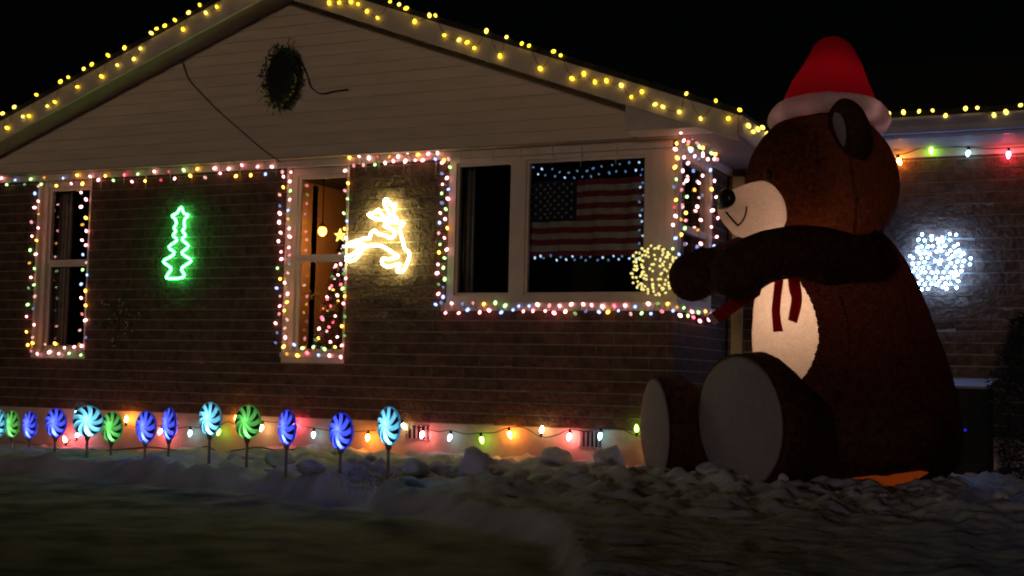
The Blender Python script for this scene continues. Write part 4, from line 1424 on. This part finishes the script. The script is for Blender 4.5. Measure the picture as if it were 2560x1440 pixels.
# ---------------------------------------------------------------- snow chunks, cord, grass, right-hand bits
random.seed(17)
def chunk_mesh(r_, seed):
    bm = bmesh.new()
    bmesh.ops.create_icosphere(bm, subdivisions=3, radius=1)
    for v in bm.verts:
        n1 = noise.noise(v.co * 1.3 + Vector((seed, 0, 0)))
        n2 = noise.noise(v.co * 3.5 + Vector((0, seed, 0)))
        v.co *= r_ * (1 + .34 * n1 + .20 * n2 + .07 * noise.noise(v.co * 9 + Vector((seed, 2, 0))))
        v.co.x += .2 * r_ * noise.noise(Vector((v.co.z * 9, seed, 1)))
    me = bpy.data.meshes.new('snow_chunk')
    bm.to_mesh(me); bm.free()
    me.materials.append(M['snow'])
    return me
CH = [(1182, 1190, 38, 1.15, 'block-shaped snow chunk in the middle of the yard'), (1042, 1196, 34, .7, 'low snow chunk right of the largest cyan stake light'), (1096, 1178, 30, .7, 'snow chunk between the largest stake light and the block-shaped chunk'),
      (1525, 1178, 36, .95, 'pointed orange-lit snow chunk by the right foundation vent'), (1594, 1150, 26, 1.5, 'upright orange-lit snow shard beside the bear foot'), (1640, 1182, 34, .6, 'snow chunk against the bear far foot'),
      (1388, 1168, 44, .55, 'long snow hump below the warm white bulb'), (700, 1168, 44, .6, 'snow hump behind the narrow blue stake light'), (890, 1165, 36, .6, 'snow hump right of the purplish stake light'),
      (780, 1190, 40, .45, 'flat snow hump left of the purplish stake light'), (1780, 1208, 38, .8, 'snow chunk between the two bear feet'), (1440, 1200, 30, .6, 'snow chunk below the right foundation vent'),
      (2062, 1212, 28, .8, 'snow chunk by the bear thigh'), (1990, 1216, 24, .9, 'snow chunk right of the near bear foot'), (600, 1160, 34, .5, 'snow hump behind the full green stake light')]
for i, (x, y_, rp, vz, lab) in enumerate(CH):
    g = atz(x, y_, .03)
    d = -(RI @ (g - CAMP)).z
    r_ = rp * d / FPX
    o = link('snow_chunk', chunk_mesh(r_, i * 3.7))
    o.location = (g.x, g.y, height(g.x, g.y) + r_ * vz * .35)
    o.scale = (1.1, .9, vz)
    o.rotation_euler = (0, random.uniform(-.3, .3), random.uniform(0, 6))
    o.data.polygons.foreach_set('use_smooth', [True] * len(o.data.polygons))
    tag(o, lab, 'snow chunk', 'snow chunks in the yard')
mb = MB()
for k in range(46):
    if k < 30:
        x, y_ = random.uniform(-3.9, -.4), random.gauss(9.15, .45)
    else:
        x, y_ = random.uniform(-7.5, -3.2), random.uniform(8.3, 10.3)
    if y_ < edge_y(x) + .05: continue
    r_ = random.uniform(.012, .05)
    zz = height(x, y_) + r_ * .1
    s0 = len(mb.v)
    mb.sphere((x, y_, zz), ((r_ * random.uniform(.8, 1.4), r_ * .3, 0), (-r_ * .2, r_, 0), (0, 0, r_ * random.uniform(.6, 1))), 10, 7)
    for q in range(s0, len(mb.v)):
        v = Vector(mb.v[q])
        mb.v[q] = tuple(v + noise.noise_vector(v * 22) * r_ * .45)
tag(mb.build('snow_crumbs', 'snow', None, True), 'crumbled snow scattered over the snow bank', 'snow', kind='stuff')
cp = [(228, 1128), (262, 1131), (322, 1122), (372, 1118), (432, 1124), (462, 1134), (515, 1116), (548, 1130), (600, 1124), (645, 1118), (690, 1136), (735, 1124), (765, 1148), (840, 1155), (884, 1146), (905, 1152)]
cpw = [at(x, y_, 9.75) for x, y_ in cp]
cpw = [Vector((p.x, p.y, max(p.z, height(p.x, p.y) + .006))) for p in cpw]
tag(MB(cpw[0]).tube(sm(cpw, 5), .006, 6).build('extension_cord', 'black', None, True), 'black extension cord looping over the snow behind the stake lights', 'cord')
mb = MB()
for k in range(2600):
    g0 = atz(random.gauss(965, 75), random.gauss(1241, 6), -.08)
    x, y_ = g0.x, g0.y
    zz = height(x, y_)
    hgt = random.uniform(.012, .04)
    d = Vector((random.gauss(0, .6), random.gauss(0, .6), 1)).normalized() * hgt
    s_ = Vector((random.gauss(0, 1), random.gauss(0, 1), 0)).normalized() * .0025
    p = Vector((x, y_, zz - .003))
    mb.add([p - s_, p + s_, p + d], [(0, 1, 2)])
tag(mb.build('grass', 'grass'), 'patch of dry yellow grass showing through the snow', 'grass', kind='stuff')
# dark storage box behind the bear
b0, b1 = at(2378, 965, 11.9), at(2478, 1195, 11.9)
bx = thing('storage_box', 'dark box with pale top half hidden behind the bear back', 'box', (b0.x + .2, 11.9, 0))
bo = Vector(bx.location)
MB(bo).box(b0.x - .05, b1.x, 11.55, 12.15, -.1, b0.z - .02).build('body', 'dark', bx)
MB(bo).prism([(b0.x - .07, 11.52, b0.z - .018), (b1.x + .02, 11.52, b0.z - .018), (b1.x + .02, 12.2, b0.z + .05), (b0.x - .07, 12.2, b0.z + .05)], (0, 0, .02)).build('lid', 'stake', bx)
lp2 = at(2413, 1075, 11.545)
MB(bo).sphere(lp2, ((.012, 0, 0), (0, .006, 0), (0, 0, .012)), 8, 5).build('blue_indicator', 'blueled', bx)
# dark evergreen shrub at the right edge
sb = Vector((at(2560, 1100, 11.2).x + .12, 11.2, 0))
sh_ = thing('evergreen_shrub', 'dark evergreen shrub at the right edge of the yard', 'shrub', sb)
MB(sb).tube([sb + Vector((0, 0, -.1)), sb + Vector((0.02, 0, .6)), sb + Vector((0, 0, 1.1))], [.03, .02, .008], 6).build('stem', 'twig', sh_)
mb = MB(sb)
for k in range(5200):
    h = random.uniform(.05, 1.35)
    a = random.uniform(0, 2 * math.pi)
    rr = .36 * math.sqrt(max(0.02, 1 - ((h - .55) / .85) ** 2)) * random.uniform(.2, 1.05) ** .5 * (1 + .2 * math.sin(a * 3 + h * 7))
    p = sb + Vector((rr * math.cos(a), rr * math.sin(a), h))
    d = (Vector((math.cos(a), math.sin(a), random.uniform(-.2, .8))) + Vector((random.gauss(0, .5), random.gauss(0, .5), random.gauss(0, .4)))).normalized() * random.uniform(.03, .08)
    s_ = d.cross(Vector((random.gauss(0, 1), random.gauss(0, 1), random.gauss(0, 1)))).normalized() * .007
    mb.add([p - s_, p + d, p + s_], [(0, 1, 2)])
tag(mb.build('foliage', 'darkleaf', sh_), kind='stuff')
